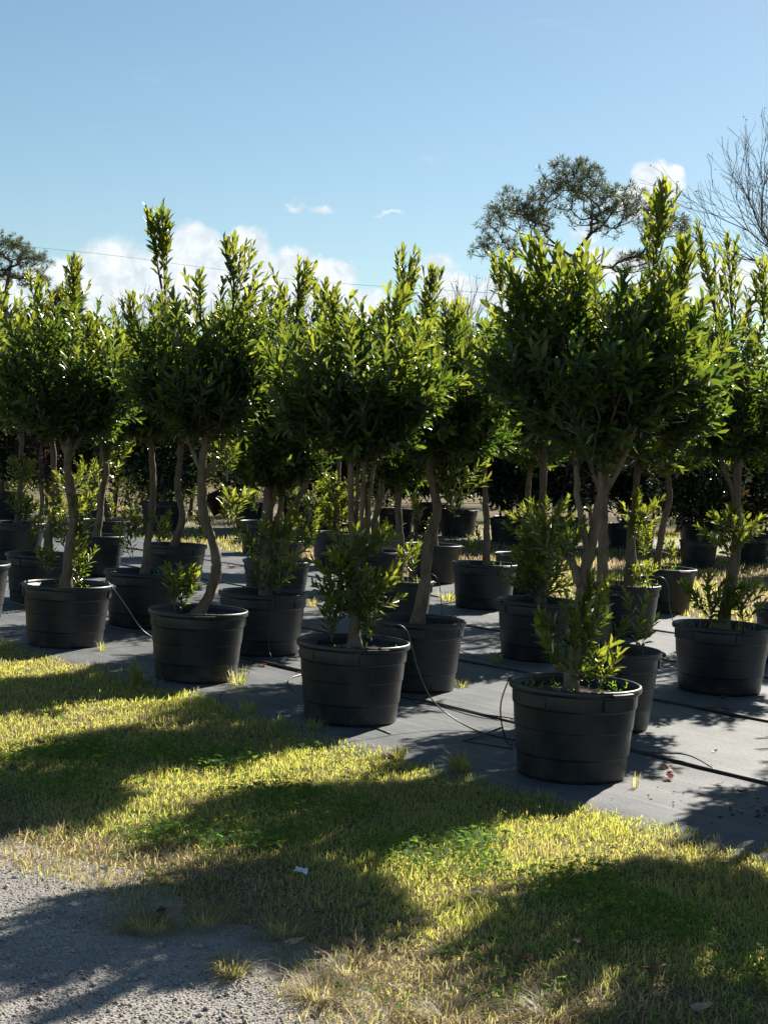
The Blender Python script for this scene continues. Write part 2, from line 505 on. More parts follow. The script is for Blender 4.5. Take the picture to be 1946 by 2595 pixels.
GRAVEL = [(-4.6, 8.4), (-2.4, 6.75), (-1.46, 6.02), (-1.24, 5.83), (-1.05, 5.76), (-.92, 5.49), (-.93, 5.16), (-.71, 5.05), (-.55, 5.17), (-.38, 5.05), (-.27, 4.84),
          (-.20, 4.64), (-.14, 4.41), (.0, 3.9), (.35, 3.2), (1.0, 2.2), (2.0, 1.0), (3.5, -1.0), (-9, -1.0), (-9, 12)]
GP = np.array(GRAVEL)
def gravel_sd(x, y):
    """distance to the gravel edge, negative inside"""
    x = np.asarray(x, float); y = np.asarray(y, float)
    dmin = np.full(x.shape, 1e9); inside = np.zeros(x.shape, bool)
    for i in range(len(GP)):
        a = GP[i]; b = GP[(i + 1) % len(GP)]
        e = b - a
        t = np.clip(((x - a[0]) * e[0] + (y - a[1]) * e[1]) / (e @ e), 0, 1)
        dmin = np.minimum(dmin, np.hypot(x - a[0] - t * e[0], y - a[1] - t * e[1]))
        cr = (a[1] > y) != (b[1] > y)
        with np.errstate(divide='ignore', invalid='ignore'):
            xi = a[0] + (y - a[1]) / (b[1] - a[1] + 1e-12) * e[0]
        inside ^= cr & (x < xi)
    return np.where(inside, -dmin, dmin)
gz = lambda X, Y: -0.017 + 0.018 * (sstep(-gravel_sd(X, Y), -0.12, 0.15)) - 0.05 * sstep(gravel_sd(X, Y), .25, .4) + 0.012 * (fbm(X, Y, 2.2) - .5)
mobj('gravel_drive', sheet('gravel_drive', -5.5, 1.4, 2.0, 8.6, 0.06, gz, 'gravel'), kind='structure')

MATS = [5.44, 6.735, 8.36, 10.09, 11.75, 13.25]
for i in range(5):
    n0, n1 = MATS[i] + (0.03 if i else 0), MATS[i + 1] - 0.03
    ts = np.arange(-24, 8.01, 0.12); us = np.linspace(0, 1, 16)
    Tm, Um = np.meshgrid(ts, us, indexing='ij')
    lo = mat_edge(Tm) - 0.16 if i == 0 else n0 + 0.012 * np.sin(Tm * 2.1 + i)
    Nn = lo + (n1 + 0.012 * np.sin(Tm * 1.7 + i * 2) - lo) * Um
    X = EX * Tm + NX * Nn; Y = EY * Tm + NY * Nn
    Z = 0.004 + 0.012 * (fbm(Tm, Nn * 2.5, 1.7) - .4) + 0.006 * (vnoise(Tm * 0.5, Nn * 7, 2.0) - .3)
    Z = np.maximum(Z, 0.0) + np.where(((Um == 0) & (i > 0)) | (Um == 1), 0.010, 0.0) - (0.03 * (1 - sstep(Um, 0.0, 0.12)) if i == 0 else 0)
    V = np.stack([Tm, Nn, Z], -1).reshape(-1, 3)
    k = len(us); ii = np.arange(len(ts) - 1)[:, None] * k + np.arange(k - 1)[None]
    Q = np.stack([ii, ii + k, ii + k + 1, ii + 1], -1).reshape(-1, 4)
    o = mobj('ground_fabric', raw_mesh('ground_fabric', V, Q, 'fabric', smooth=True), kind='structure')
    o.matrix_world = Matrix(((EX, NX, 0, 0), (EY, NY, 0, 0), (0, 0, 1, 0), (0, 0, 0, 1)))
# a further block of weed mat under the far row
V = []
for (x0, x1, y0, y1) in ((-16, -2.2, 27.0, 33.5), (0.5, 16, 28.2, 34.0), (-6, 4, 34.5, 38.5)):
    me = sheet('ground_fabric', x0, x1, y0, y1, 0.5, lambda X, Y: 0.012 * fbm(X, Y, 1.1), 'fabric')
    mobj('ground_fabric', me, kind='structure')

# ------------------------------------------------------------------ pots
def lathe(name, prof, mat, k=48, smooth=True):
    th = np.arange(k) * 2 * math.pi / k
    prof = np.array(prof); m = len(prof)
    V = np.stack([prof[:, None, 0] * np.cos(th), prof[:, None, 0] * np.sin(th), np.broadcast_to(prof[:, None, 1], (m, k))], -1).reshape(-1, 3)
    i = np.arange(m - 1)[:, None] * k; j = np.arange(k)[None]; q = (np.arange(k)[None] + 1) % k
    Q = np.stack([i + j, i + q, i + k + q, i + k + j], -1).reshape(-1, 4)
    return raw_mesh(name, V, Q, mat, smooth=smooth)

# radius, height of the wall, with the moulded steps that ring it; unit pot is 0.70 m across, 0.50 m high
POT_WALL = [(.02, .010), (.262, .006), (.282, .012), (.288, .030), (.2945, .125), (.2965, .131), (.3000, .133), (.3015, .139), (.309, .262), (.311, .268), (.3145, .270), (.316, .276),
            (.3235, .378), (.3255, .384), (.3295, .386), (.331, .392), (.3345, .468), (.333, .474),
            (.328, .474), (.322, .38), (.305, .20), (.28, .10)]
POT_ME = lathe('pot', POT_WALL, 'pot')
RIM_ME = lathe('rim', [(.329, .462), (.346, .462), (.3515, .467), (.3535, .476), (.3535, .488), (.3500, .497), (.3440, .5005), (.3360, .498), (.3310, .490), (.3290, .478), (.329, .462)], 'pot')
def soil_mesh():
    rng = np.random.default_rng(3)
    V = [(0, 0, .455)]; T = []; k = 40; rings = 6
    for r in range(1, rings + 1):
        for j in range(k):
            a = j * 2 * math.pi / k; rr = .326 * r / rings
            V.append((rr * math.cos(a), rr * math.sin(a), .453 - .022 * (r / rings) ** 2 + rng.uniform(-.007, .007)))
    for j in range(k): T.append((0, 1 + j, 1 + (j + 1) % k))
    for r in range(rings - 1):
        for j in range(k):
            p = 1 + r * k + j; q = 1 + r * k + (j + 1) % k
            T += [(p, p + k, q + k), (p, q + k, q)]
    return raw_mesh('soil', V, np.array(T), 'soil', smooth=True)
SOIL_ME = soil_mesh()
def box_arc(name, r0, r1, z0, z1, a0, a1, n=6):
    V = []; T = []
    for i in range(n + 1):
        a = a0 + (a1 - a0) * i / n
        for r, z in ((r0, z0), (r1, z0 + .006), (r1, z1 - .004), (r0, z1)):
            V.append((r * math.cos(a), r * math.sin(a), z))
    for i in range(n):
        for j in range(4):
            p, q = i * 4 + j, i * 4 + (j + 1) % 4
            T.append((p, q, q + 4, p + 4))
    T.append((3, 2, 1, 0)); b = n * 4; T.append((b, b + 1, b + 2, b + 3))
    return raw_mesh(name, V, [tuple(t) for t in T], 'pot')
HANDLE_ME = box_arc('handle', .340, .372, .468, .491, -.20, .20)
LUG_ME = box_arc('side_lug', .318, .341, .392, .462, -.30, .30)
BLOCK_ME = box_arc('wall_panel', .322, .3355, .391, .461, -.34, .34, 10)

def add_pot(root, D, rot, h=0.5, full=True, tilt=None):
    pot = mobj('pot', POT_ME, root)
    pot.scale = (D / .70, D / .70, h / .5); pot.rotation_euler = (0, 0, rot)
    mobj('rim', RIM_ME, pot)
    if full:
        for a in (0, math.pi):
            o = mobj('handle', HANDLE_ME, pot); o.rotation_euler = (0, 0, a)
            o = mobj('side_lug', LUG_ME, pot); o.rotation_euler = (0, 0, a)
        for a in (math.pi / 2, -math.pi / 2):
            o = mobj('wall_panel', BLOCK_ME, pot); o.rotation_euler = (0, 0, a)
    s = mobj('soil', SOIL_ME, root)
    s.scale = (D / .70, D / .70, h / .5); s.rotation_euler = (0, 0, rot * 1.7)
    return pot

# ------------------------------------------------------------------ growing trees
def skeleton(trunks, attract, step, tip_r, up=1.6, expo=0.42, seed=0, wob=0.18):
    """trunks: list of (points, r0, r1). attractors join the nearest lower node. returns segments P0,P1,R0,R1"""
    rng = np.random.default_rng(seed)
    nodes = []; par = []
    for pts in trunks:
        base = len(nodes)
        for i, p in enumerate(pts):
            nodes.append(p); par.append(-1 if i == 0 else base + i - 1)
    nt = len(nodes)
    A = np.asarray(attract, float)
    tip0 = nodes[-1]
    order = np.argsort(np.linalg.norm(A - tip0, axis=1))
    cap = nt + len(A) * 14
    ND = np.zeros((cap, 3)); ND[:nt] = np.array(nodes); cnt = nt
    dep = np.zeros(cap); lo = np.min(np.array([t[-1][2] for t in trunks]))
    ok0 = np.array([n[2] > lo - 0.25 * (abs(lo)) * 0 - 0.35 for n in nodes])
    valid = np.zeros(cap, bool); valid[:nt] = ok0
    for k in order:
        a = A[k]
        d = a - ND[:cnt]
        m = np.linalg.norm(d, axis=1) + up * np.maximum(0, -d[:, 2] + 0.25 * np.hypot(d[:, 0], d[:, 1])) + 0.10 * dep[:cnt]
        m[~valid[:cnt]] = 1e9
        j = int(np.argmin(m)); p = ND[j]
        ln = np.linalg.norm(a - p); ns = max(1, min(12, int(round(ln / step))))
        sag = rng.normal(0, wob, 3) * ln * 0.5
        sag[2] -= 0.10 * ln
        prev = j
        for s in range(1, ns + 1):
            t = s / ns
            q = p + (a - p) * t + sag * (t * (1 - t))
            ND[cnt] = q; par.append(prev); dep[cnt] = dep[prev] + ln / ns; valid[cnt] = True
            prev = cnt; cnt += 1
    load = np.zeros(cnt)
    par = np.array(par)
    child = np.zeros(cnt, bool); child[par[par >= 0]] = True
    load[~child] = 1
    for i in range(cnt - 1, -1, -1):
        if par[i] >= 0: load[par[i]] += load[i]
    rad = tip_r * np.maximum(load, 1) ** expo
    idx = np.arange(nt, cnt)
    return ND[par[idx]], ND[idx], np.minimum(rad[par[idx]], rad[idx] * 1.6), rad[idx]

LEAF_L = 0.092
def shoot_leaves(base, d, ln, rng, n, acc, young=0.5, L=LEAF_L, open0=64, open1=30, start=0.12):
    """leaves in a spiral up one shoot; acc collects P,D,N,L,W,age"""
    d = unit(d)
    ref = np.array([1.0, 0, 0]) if abs(d[0]) < .8 else np.array([0, 1.0, 0])
    a = unit(np.cross(d, ref)); b = np.cross(d, a)
    t = np.linspace(start, 1, n) + rng.uniform(-.02, .02, n)
    ph = np.arange(n) * 2.3999 + rng.uniform(0, 6.28) + rng.uniform(-.35, .35, n)
    op = np.radians(open0 + (open1 - open0) * np.clip(t, 0, 1) ** 1.3 + rng.normal(0, 9, n))
    rad = np.cos(ph)[:, None] * a + np.sin(ph)[:, None] * b
    D = d[None] * np.cos(op)[:, None] + rad * np.sin(op)[:, None]
    D[:, 2] += 0.06
    N = d[None] * np.sin(op)[:, None] - rad * np.cos(op)[:, None] + rng.normal(0, .22, (n, 3))
    P = base + d * (t * ln)[:, None]
    sz = L * (0.72 + .38 * np.sin(np.clip(t, 0, 1) * 2.6)) * rng.uniform(.8, 1.15, n)
    acc['P'].append(P); acc['D'].append(D); acc['N'].append(N); acc['L'].append(sz); acc['W'].append(sz * rng.uniform(.31, .40, n))
    acc['age'].append(np.clip(young + (t - .6) * .5, 0, 1))

def new_acc(): return {k: [] for k in ('P', 'D', 'N', 'L', 'W', 'age')}
def done(acc): return {k: np.concatenate(v) for k, v in acc.items()}

def grow_crown(lobes, leaders, nshoot, seed, leaf_L=LEAF_L, zlo=None):
    """lobes: (cx,cy,cz,rx,ry,rz); leaders: (x0,y0,z0,x1,y1,z1,spread). returns leaves, attractors, shoot sticks"""
    rng = np.random.default_rng(seed)
    acc = new_acc(); att = []; st = []
    vol = np.array([l[3] * l[4] * l[5] for l in lobes]); vol = vol / vol.sum()
    origin = np.array([lobes[0][0], lobes[0][1], lobes[0][2] - lobes[0][5] * .8])
    for i in range(nshoot):
        l = lobes[rng.choice(len(lobes), p=vol)]
        v = unit(rng.normal(0, 1, 3))
        low = rng.random() < .36
        if low: v[2] = -abs(v[2])
        r = rng.uniform(.25, 1.0) ** .42
        lump = 1 + .16 * math.sin(v[0] * 5 + l[0] * 7 + seed) * math.sin(v[1] * 5 + seed * 2) + .10 * math.sin(v[2] * 7 + seed)
        tip = np.array(l[:3]) + v * np.array(l[3:6]) * r * lump
        outd = unit(tip - origin)
        d = unit(outd * .75 + np.array([0, 0, .05 if low else .55]) + rng.normal(0, .30 if low else .22, 3))
        ln = rng.uniform(.20, .40)
        base = tip - d * ln * .7
        if rng.random() < .22 and v[2] > .1: ln *= 1.5
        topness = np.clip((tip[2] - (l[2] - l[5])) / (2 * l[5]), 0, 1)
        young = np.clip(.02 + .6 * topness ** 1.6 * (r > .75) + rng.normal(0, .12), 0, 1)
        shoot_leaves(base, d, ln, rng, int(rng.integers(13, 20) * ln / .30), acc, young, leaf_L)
        att.append(base); st.append((base, base + d * ln, .0045, .0018))
    for (x0, y0, z0, x1, y1, z1, sp) in leaders:
        p0 = np.array([x0, y0, z0]); p1 = np.array([x1, y1, z1]); H = np.linalg.norm(p1 - p0); ax = (p1 - p0) / H
        st.append((p0, p0 + ax * H * .98, .009, .003)); att.append(p0)
        shoot_leaves(p0 + ax * H * .25, ax, H * .75, rng, int(24 * H / .7), acc, .75, leaf_L, 48, 14, 0.0)
        ns = max(3, int(5 + 42 * sp * H))
        for k in range(ns):
            t = rng.uniform(0.0, .80)
            a = rng.uniform(0, 6.283); q = sp * (1 - t) ** .7 * rng.uniform(.35, 1.1)
            off = np.array([math.cos(a) * q, math.sin(a) * q, 0])
            b = p0 + ax * H * t * .85
            ln = min(rng.uniform(.25, .48), H * (1.02 - t))
            d = unit(ax * ln + off * 1.0)
            ln2 = np.linalg.norm(ax * ln + off)
            shoot_leaves(b, d, ln2, rng, int(10 * ln2 / .30), acc, .55 + .35 * rng.random(), leaf_L, 50, 16, .15)
            st.append((b, b + d * ln2, .005, .002))
    return done(acc), np.array(att), st, rng

def grow_suckers(spots, seed, leaf_L=LEAF_L * .86):
    """spots: (x,y,z, radius, height, count, lean_x)"""
    rng = np.random.default_rng(seed + 900)
    acc = new_acc(); st = []
    for (x, y, z, rad, h, cnt, lean) in spots:
        for k in range(cnt):
            a = rng.uniform(0, 6.283); q = rad * math.sqrt(rng.random())
            zz = z + h * rng.random() ** 1.3 * .72
            b = np.array([x + math.cos(a) * q * .25, y + math.sin(a) * q * .25, zz])
            d = unit(np.array([math.cos(a) * q * 2.6 + lean, math.sin(a) * q * 2.6, .30 + .10 * rng.random()]))
            ln = min(rng.uniform(.16, .32), max(.12, z + h - zz) + .04)
            shoot_leaves(b, d, ln, rng, int(14 * ln / .22), acc, .35 + .5 * rng.random(), leaf_L, 58, 24, .10)
            st.append((b, b + d * ln, .004, .0015))
    return done(acc), st

def trunk_geo(paths, rng):
    g = Geo()
    for (pts, r0, r1) in paths:
        P = smooth_path(pts, 7)
        P[1:-1] += rng.normal(0, .003, (len(P) - 2, 3))
        t = np.linspace(0, 1, len(P))
        rad = r0 + (r1 - r0) * t
        rad = rad * (1 + .10 * np.sin(t * 17 + rng.uniform(0, 6)) * rng.uniform(.3, 1.0, len(P)))
        if pts[0][2] < .6: rad[:4] *= np.array([1.45, 1.22, 1.08, 1.02])
        g.tube(P, rad, 10, True, .07, rng)
    return g

LEAF_OBJ = []
def single_leaf_meshes():
    rng = np.random.default_rng(11)
    for k in range(6):
        me = crown_mesh('leaf', 'leaf', np.zeros((1, 3)), np.array([[1.0, 0, 0]]), np.array([[0, 0, 1.0]]), np.array([1.0]), np.array([.31]), np.array([.35 + .12 * k]), rng)
        LEAF_OBJ.append(me)
single_leaf_meshes()

TREES = {}
def potted_tree(key, pos, D, trunks, lobes, leaders, suckers, label, nshoot=230, seed=1, loose=0, h=.5, group=None, cat='tree', leaf_L=LEAF_L):
    """coordinates in trunks/lobes/leaders/suckers are world positions (metres)"""
    root = thing('potted_tree', label, cat, (pos[0], pos[1], 0), 0, group)
    off = np.array([pos[0], pos[1], 0.0])
    add_pot(root, D, rotz_for(seed), h)
    loc = lambda p: np.array(p, float) - off
    lob = [tuple(loc(l[:3])) + tuple(l[3:]) for l in lobes]
    led = [tuple(loc(l[:3])) + tuple(loc(l[3:6])) + (l[6],) for l in leaders]
    suc = [tuple(loc(s[:3])) + tuple(s[3:]) for s in suckers]
    tk = .76 if key == 'A' else .84
    trk = [([loc(p) for p in t[0]], t[1] * tk, t[2] * tk) for t in trunks]
    rng = np.random.default_rng(seed)
    wx = 1.06 if key == 'A' else 1.28
    lob = [(l[0], l[1], l[2] - .05) + (l[3] * wx, l[4] * 1.2, l[5] * .92) for l in lob]
    l0 = lob[0]
    lob.append((l0[0], l0[1], l0[2] - l0[5] * .72, l0[3] * .66, l0[4] * .66, l0[5] * .36))
    L, att, st, _ = grow_crown(lob, led, int(nshoot * 1.8), seed, leaf_L)
    g = trunk_geo(trk, rng)
    mobj('trunk', g.mesh('trunk', 'bark'), root)
    paths = [list(smooth_path(t[0], 5)) for t in trk]
    P0, P1, R0, R1 = skeleton(paths, att, .10, .0030, seed=seed)
    sp = [np.array([s[i] for s in st]) for i in range(4)]
    V, T = frusta(np.concatenate([P0, sp[0]]), np.concatenate([P1, sp[1]]), np.concatenate([R0, sp[2]]), np.concatenate([R1, sp[3]]), 4)
    mobj('branches', raw_mesh('branches', V, T, 'twig', smooth=True), root)
    if suc:
        Ls, ss = grow_suckers(suc, seed)
        so = mobj('sucker_shoots', crown_mesh('sucker_shoots', 'leaf', Ls['P'], Ls['D'], Ls['N'], Ls['L'], Ls['W'], Ls['age'], rng), root, 'stuff')
        q = [np.array([s[i] for s in ss]) for i in range(4)]
        V, T = frusta(q[0], q[1], q[2], q[3], 3)
        mobj('sucker_stems', raw_mesh('sucker_stems', V, T, 'bark'), root, 'stuff')
    n = len(L['P'])
    keep = np.ones(n, bool)
    crown = None
    if loose:
        # the leaves that stand clear at the top and on the near side become pieces of their own
        score = L['P'][:, 2] - .6 * L['P'][:, 1] + rng.random(n) * .35 + .5 * L['age']
        pick = np.argsort(-score)[:loose * 3]
        pick = rng.choice(pick, loose, replace=False)
        keep[pick] = False
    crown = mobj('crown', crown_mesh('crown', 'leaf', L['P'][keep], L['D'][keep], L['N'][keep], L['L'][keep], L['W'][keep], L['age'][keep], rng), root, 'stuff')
    if loose:
        for i in pick:
            d = unit(L['D'][i]); nn = unit(L['N'][i] - d * (L['N'][i] @ d)); s = np.cross(nn, d)
            m = Matrix(((d[0], s[0], nn[0], L['P'][i][0]), (d[1], s[1], nn[1], L['P'][i][1]), (d[2], s[2], nn[2], L['P'][i][2]), (0, 0, 0, 1)))
            o = bpy.data.objects.new('leaf', LEAF_OBJ[int(rng.integers(0, 6))])
            COL.objects.link(o); o.parent = crown
            o.matrix_local = m @ Matrix.Scale(L['L'][i], 4)
    TREES[key] = root
    return root

def rotz_for(seed): return (seed * 0.737) % 3.14159

def copy_tree(src, pos, rz, label, D=None, sc=1.0, group=None, pot_rot=None):
    c = src.copy(); COL.objects.link(c)
    c.location = (pos[0], pos[1], 0); c.rotation_euler = (0, 0, rz); c.scale = (sc, sc, sc)
    c['label'] = label
    if group: c['group'] = group
    for ch in list(src.children):
        k = ch.copy(); COL.objects.link(k); k.parent = c
        for gch in list(ch.children):
            if gch.name.split('.')[0] == 'leaf': continue
            q = gch.copy(); COL.objects.link(q); q.parent = k
    return c

def straight(x, y, z0, x1, z1, wob=.04, seed=0):
    r = random.Random(seed)
    return [(x, y, z0), (x + (x1 - x) * .3 + r.uniform(-wob, wob), y + r.uniform(-wob, wob), z0 + (z1 - z0) * .33),
            (x + (x1 - x) * .65 + r.uniform(-wob, wob), y + r.uniform(-wob, wob), z0 + (z1 - z0) * .66), (x1, y, z1)]

ZS = .44
# --- row along the lawn
potted_tree('A', (1.06, 8.10), .70,
    [([(1.03, 8.10, ZS), (1.05, 8.10, .80), (1.09, 8.10, 1.12), (1.14, 8.11, 1.45), (1.17, 8.12, 1.85)], .047, .030), ([(1.09, 8.10, 1.20), (1.02, 8.13, 1.5), (1.00, 8.16, 1.9)], .026, .018),
     ([(1.14, 8.11, 1.45), (1.24, 8.05, 1.7), (1.34, 8.05, 2.0)], .024, .015), ([(1.06, 8.1, 1.02), (1.01, 8.08, 1.13), (.985, 8.06, 1.17)], .036, .026)],
    [(1.08, 8.12, 2.24, .50, .48, .44), (.86, 8.1, 2.34, .30, .32, .32), (1.38, 8.15, 2.30, .32, .34, .38)],
    [(1.36, 8.17, 2.45, 1.40, 8.17, 3.16, .15), (1.00, 8.1, 2.45, .96, 8.1, 2.74, .16), (1.52, 8.2, 2.45, 1.55, 8.2, 2.86, .12), (.80, 8.05, 2.45, .76, 8.05, 2.80, .10)],
    [(1.05, 8.10, .48, .16, .46, 22, .0), (.94, 8.06, 1.12, .11, .22, 7, -.05), (1.13, 8.07, .78, .05, .24, 5, .08), (1.18, 8.0, .48, .05, .16, 4, .1)],
    'tall leader topped potted tree beside the lit clover patch at the mat edge', 290, 3, 260)
potted_tree('B', (-.15, 9.43), .70,
    [([(-.14, 9.43, ZS), (-.155, 9.43, .8), (-.16, 9.43, 1.08)], .046, .040), ([(-.16, 9.43, 1.02), (-.20, 9.43, 1.3), (-.23, 9.44, 1.75)], .028, .022),
     ([(-.15, 9.42, 1.02), (-.135, 9.40, 1.3), (-.13, 9.40, 1.78)], .020, .015), ([(-.14, 9.43, 1.02), (-.095, 9.43, 1.22), (-.09, 9.44, 1.4), (-.06, 9.43, 1.75)], .018, .013),
     ([(-.15, 9.45, 1.02), (-.17, 9.47, 1.3), (-.17, 9.5, 1.75)], .020, .014)],
    [(-.20, 9.43, 2.10, .40, .42, .38), (.02, 9.45, 2.14, .26, .3, .30), (-.42, 9.43, 2.06, .24, .3, .28)],
    [(-.34, 9.45, 2.3, -.36, 9.45, 2.62, .12), (.0, 9.45, 2.3, .03, 9.45, 2.66, .12)],
    [(-.15, 9.43, .62, .25, .58, 46, 0), (-.27, 9.35, .47, .08, .2, 5, 0), (-.03, 9.33, .47, .07, .2, 5, 0)],
    'potted tree with several slim upright stems above a big bushy sucker clump', 210, 7, 200)
potted_tree('C', (-1.28, 10.79), .70,
    [([(-1.29, 10.79, ZS), (-1.20, 10.79, .62), (-1.165, 10.79, .80), (-1.20, 10.79, .98), (-1.275, 10.79, 1.18), (-1.295, 10.79, 1.5), (-1.26, 10.79, 1.85)], .050, .032),
     ([(-1.285, 10.79, 1.42), (-1.18, 10.82, 1.62), (-1.08, 10.85, 1.9)], .022, .014), ([(-1.29, 10.79, 1.45), (-1.38, 10.78, 1.65), (-1.46, 10.78, 1.9)], .022, .014)],
    [(-1.30, 10.80, 2.22, .42, .42, .44), (-1.08, 10.82, 2.35, .28, .3, .38), (-1.55, 10.82, 2.25, .26, .3, .34)],
    [(-1.13, 10.85, 2.5, -1.14, 10.85, 3.12, .24), (-1.60, 10.85, 2.45, -1.655, 10.85, 3.32, .11), (-1.64, 10.85, 2.75, -1.76, 10.85, 3.28, .03), (-1.35, 10.8, 2.5, -1.36, 10.8, 2.84, .14)],
    [(-1.42, 10.72, .48, .10, .28, 12, 0), (-1.06, 10.77, 1.08, .09, .17, 9, .06), (-1.10, 10.8, 1.45, .10, .2, 6, .05)],
    'potted tree with a strongly bent trunk, grass clumps growing against its pot', 230, 11, 200)
potted_tree('D', (-2.51, 12.23), .72,
    [([(-2.53, 12.23, ZS), (-2.50, 12.23, .80), (-2.48, 12.23, 1.05), (-2.54, 12.23, 1.40), (-2.54, 12.23, 1.8)], .055, .036), ([(-2.54, 12.23, 1.5), (-2.66, 12.23, 1.75), (-2.75, 12.23, 1.95)], .024, .015),
     ([(-2.53, 12.23, 1.5), (-2.42, 12.23, 1.75), (-2.33, 12.23, 1.95)], .022, .015)],
    [(-2.58, 12.25, 2.20, .50, .48, .48), (-2.32, 12.22, 2.10, .28, .3, .34), (-2.85, 12.25, 2.2, .26, .3, .36)],
    [(-2.56, 12.3, 2.5, -2.555, 12.3, 3.10, .12), (-2.36, 12.0, 2.2, -2.37, 12.0, 2.58, .07)],
    [(-2.43, 12.2, .48, .08, .85, 13, .03), (-2.64, 12.15, .5, .07, .2, 5, -.05)],
    'dark crowned potted tree with an upright leader where the lawn narrows beside the mat', 240, 13, 160)
# --- second row
potted_tree('T', (1.44, 9.63), .71,
    [([(1.49, 9.63, ZS), (1.44, 9.63, .60), (1.40, 9.63, .95), (1.38, 9.63, 1.3), (1.35, 9.63, 1.85)], .052, .034), ([(1.36, 9.63, 1.5), (1.48, 9.65, 1.75), (1.58, 9.66, 2.0)], .024, .016),
     ([(1.37, 9.63, 1.45), (1.27, 9.65, 1.7), (1.2, 9.66, 1.95)], .022, .015)],
    [(1.44, 9.68, 2.25, .50, .48, .48), (1.72, 9.68, 2.2, .3, .34, .42)],
    [(1.78, 9.7, 2.45, 1.80, 9.7, 2.98, .15), (1.25, 9.7, 2.5, 1.2, 9.7, 2.85, .13)],
    [(1.62, 9.55, .48, .08, .32, 5, .05), (1.50, 9.60, .46, .04, .1, 3, .05)],
    'potted tree with a pale knobbly trunk flaring at its foot, directly behind the corner tree', 220, 17, 120)
potted_tree('N', (.27, 10.83), .70,
    [([(.27, 10.83, ZS), (.31, 10.83, .75), (.33, 10.83, 1.05), (.375, 10.83, 1.27), (.33, 10.83, 1.5), (.28, 10.83, 1.85)], .056, .034), ([(.36, 10.83, 1.35), (.42, 10.8, 1.6), (.47, 10.8, 1.9)], .022, .014)],
    [(.30, 10.85, 2.16, .44, .42, .44), (.52, 10.85, 2.05, .26, .3, .36), (.06, 10.85, 2.2, .24, .28, .34)],
    [(.06, 10.87, 2.45, .05, 10.87, 3.10, .15), (.24, 10.87, 2.45, .26, 10.87, 2.96, .10), (.45, 10.87, 2.3, .46, 10.87, 2.72, .16)],
    [(.50, 10.78, 1.22, .14, .45, 16, .08), (.26, 10.8, 1.16, .06, .12, 3, -.08)],
    'potted tree with a flaky reddish trunk base behind the bushy sucker clump', 220, 19, 120)
potted_tree('F', (-.94, 12.29), .72,
    [([(-.93, 12.29, ZS), (-.94, 12.29, .8), (-.92, 12.29, 1.1), (-.96, 12.29, 1.55)], .052, .034), ([(-.90, 12.31, .95), (-.83, 12.32, 1.2), (-.80, 12.32, 1.6)], .030, .022), ([(-.92, 12.29, 1.1), (-.87, 12.27, 1.35), (-.86, 12.27, 1.6)], .022, .016)],
    [(-.92, 12.3, 1.85, .38, .38, .48), (-.80, 12.32, 2.4, .36, .38, .44)],
    [(-.78, 12.32, 2.5, -.77, 12.32, 3.16, .27), (-.60, 12.32, 2.5, -.55, 12.32, 3.0, .12)],
    [(-.92, 12.25, .48, .18, .7, 22, 0)],
    'potted tree with low hanging crown and twin stems, sucker leaves all round its trunk', 230, 23, 100)
potted_tree('E', (-2.13, 13.68), .70,
    [([(-2.12, 13.68, ZS), (-2.10, 13.68, .8), (-2.07, 13.68, 1.2), (-2.09, 13.68, 1.45), (-2.13, 13.68, 1.85)], .042, .03)],
    [(-2.14, 13.7, 2.25, .46, .44, .5)], [(-2.0, 13.7, 2.5, -1.98, 13.7, 2.9, .16), (-2.3, 13.7, 2.5, -2.32, 13.7, 2.95, .14)],
    [(-2.22, 13.65, .62, .10, .45, 9, -.02), (-2.0, 13.65, .7, .05, .2, 3, .08)],
    'slim trunked potted tree whose pot sheds a pale drip tube over its side', 190, 29)
potted_tree('G', (-3.38, 15.15), .70,
    [([(-3.32, 15.15, ZS), (-3.30, 15.15, .75), (-3.22, 15.15, 1.1), (-3.28, 15.15, 1.3), (-3.33, 15.15, 1.85)], .052, .03)],
    [(-3.4, 15.15, 2.35, .52, .48, .55)], [(-3.5, 15.15, 2.7, -3.52, 15.15, 3.25, .22), (-3.15, 15.15, 2.7, -3.13, 15.15, 3.3, .2)],
    [(-3.12, 15.1, .5, .16, .95, 30, 0), (-3.45, 15.1, .5, .06, .3, 4, 0)],
    'potted tree with yellow green top and kinked trunk behind the dark crowned one', 200, 31)
potted_tree('LE', (-3.70, 13.75), .70, [(straight(-3.7, 13.75, ZS, -3.72, 1.8, .05, 3), .05, .03)], [(-3.72, 13.75, 2.25, .5, .45, .5)],
    [(-3.6, 13.8, 2.5, -3.6, 13.8, 3.0, .2)], [(-3.7, 13.7, .5, .12, .4, 10, 0)], 'potted tree at the far narrow end of the lawn beyond the dark crowned one', 190, 37)
# --- third row
potted_tree('X', (2.57, 11.40), .74,
    [([(2.57, 11.4, ZS), (2.60, 11.4, .75), (2.64, 11.4, 1.05), (2.62, 11.4, 1.4), (2.61, 11.4, 1.85)], .058, .036), ([(2.62, 11.4, 1.45), (2.5, 11.4, 1.7), (2.4, 11.4, 2.0)], .024, .015)],
    [(2.64, 11.4, 2.35, .55, .5, .55), (2.30, 11.38, 2.3, .32, .34, .45)],
    [(2.42, 11.4, 2.7, 2.22, 11.4, 3.45, .10), (2.52, 11.4, 2.7, 2.45, 11.4, 3.36, .10), (2.75, 11.4, 2.7, 2.74, 11.4, 3.2, .2), (2.15, 11.35, 2.2, 2.12, 11.35, 2.65, .12)],
    [(2.45, 11.3, .47, .15, .38, 18, 0), (2.72, 11.35, .5, .10, .25, 7, .05), (2.62, 11.38, 1.0, .20, .32, 22, 0)],
    'potted tree with two leafy collars round its trunk, in the widest pot', 250, 41, 100)
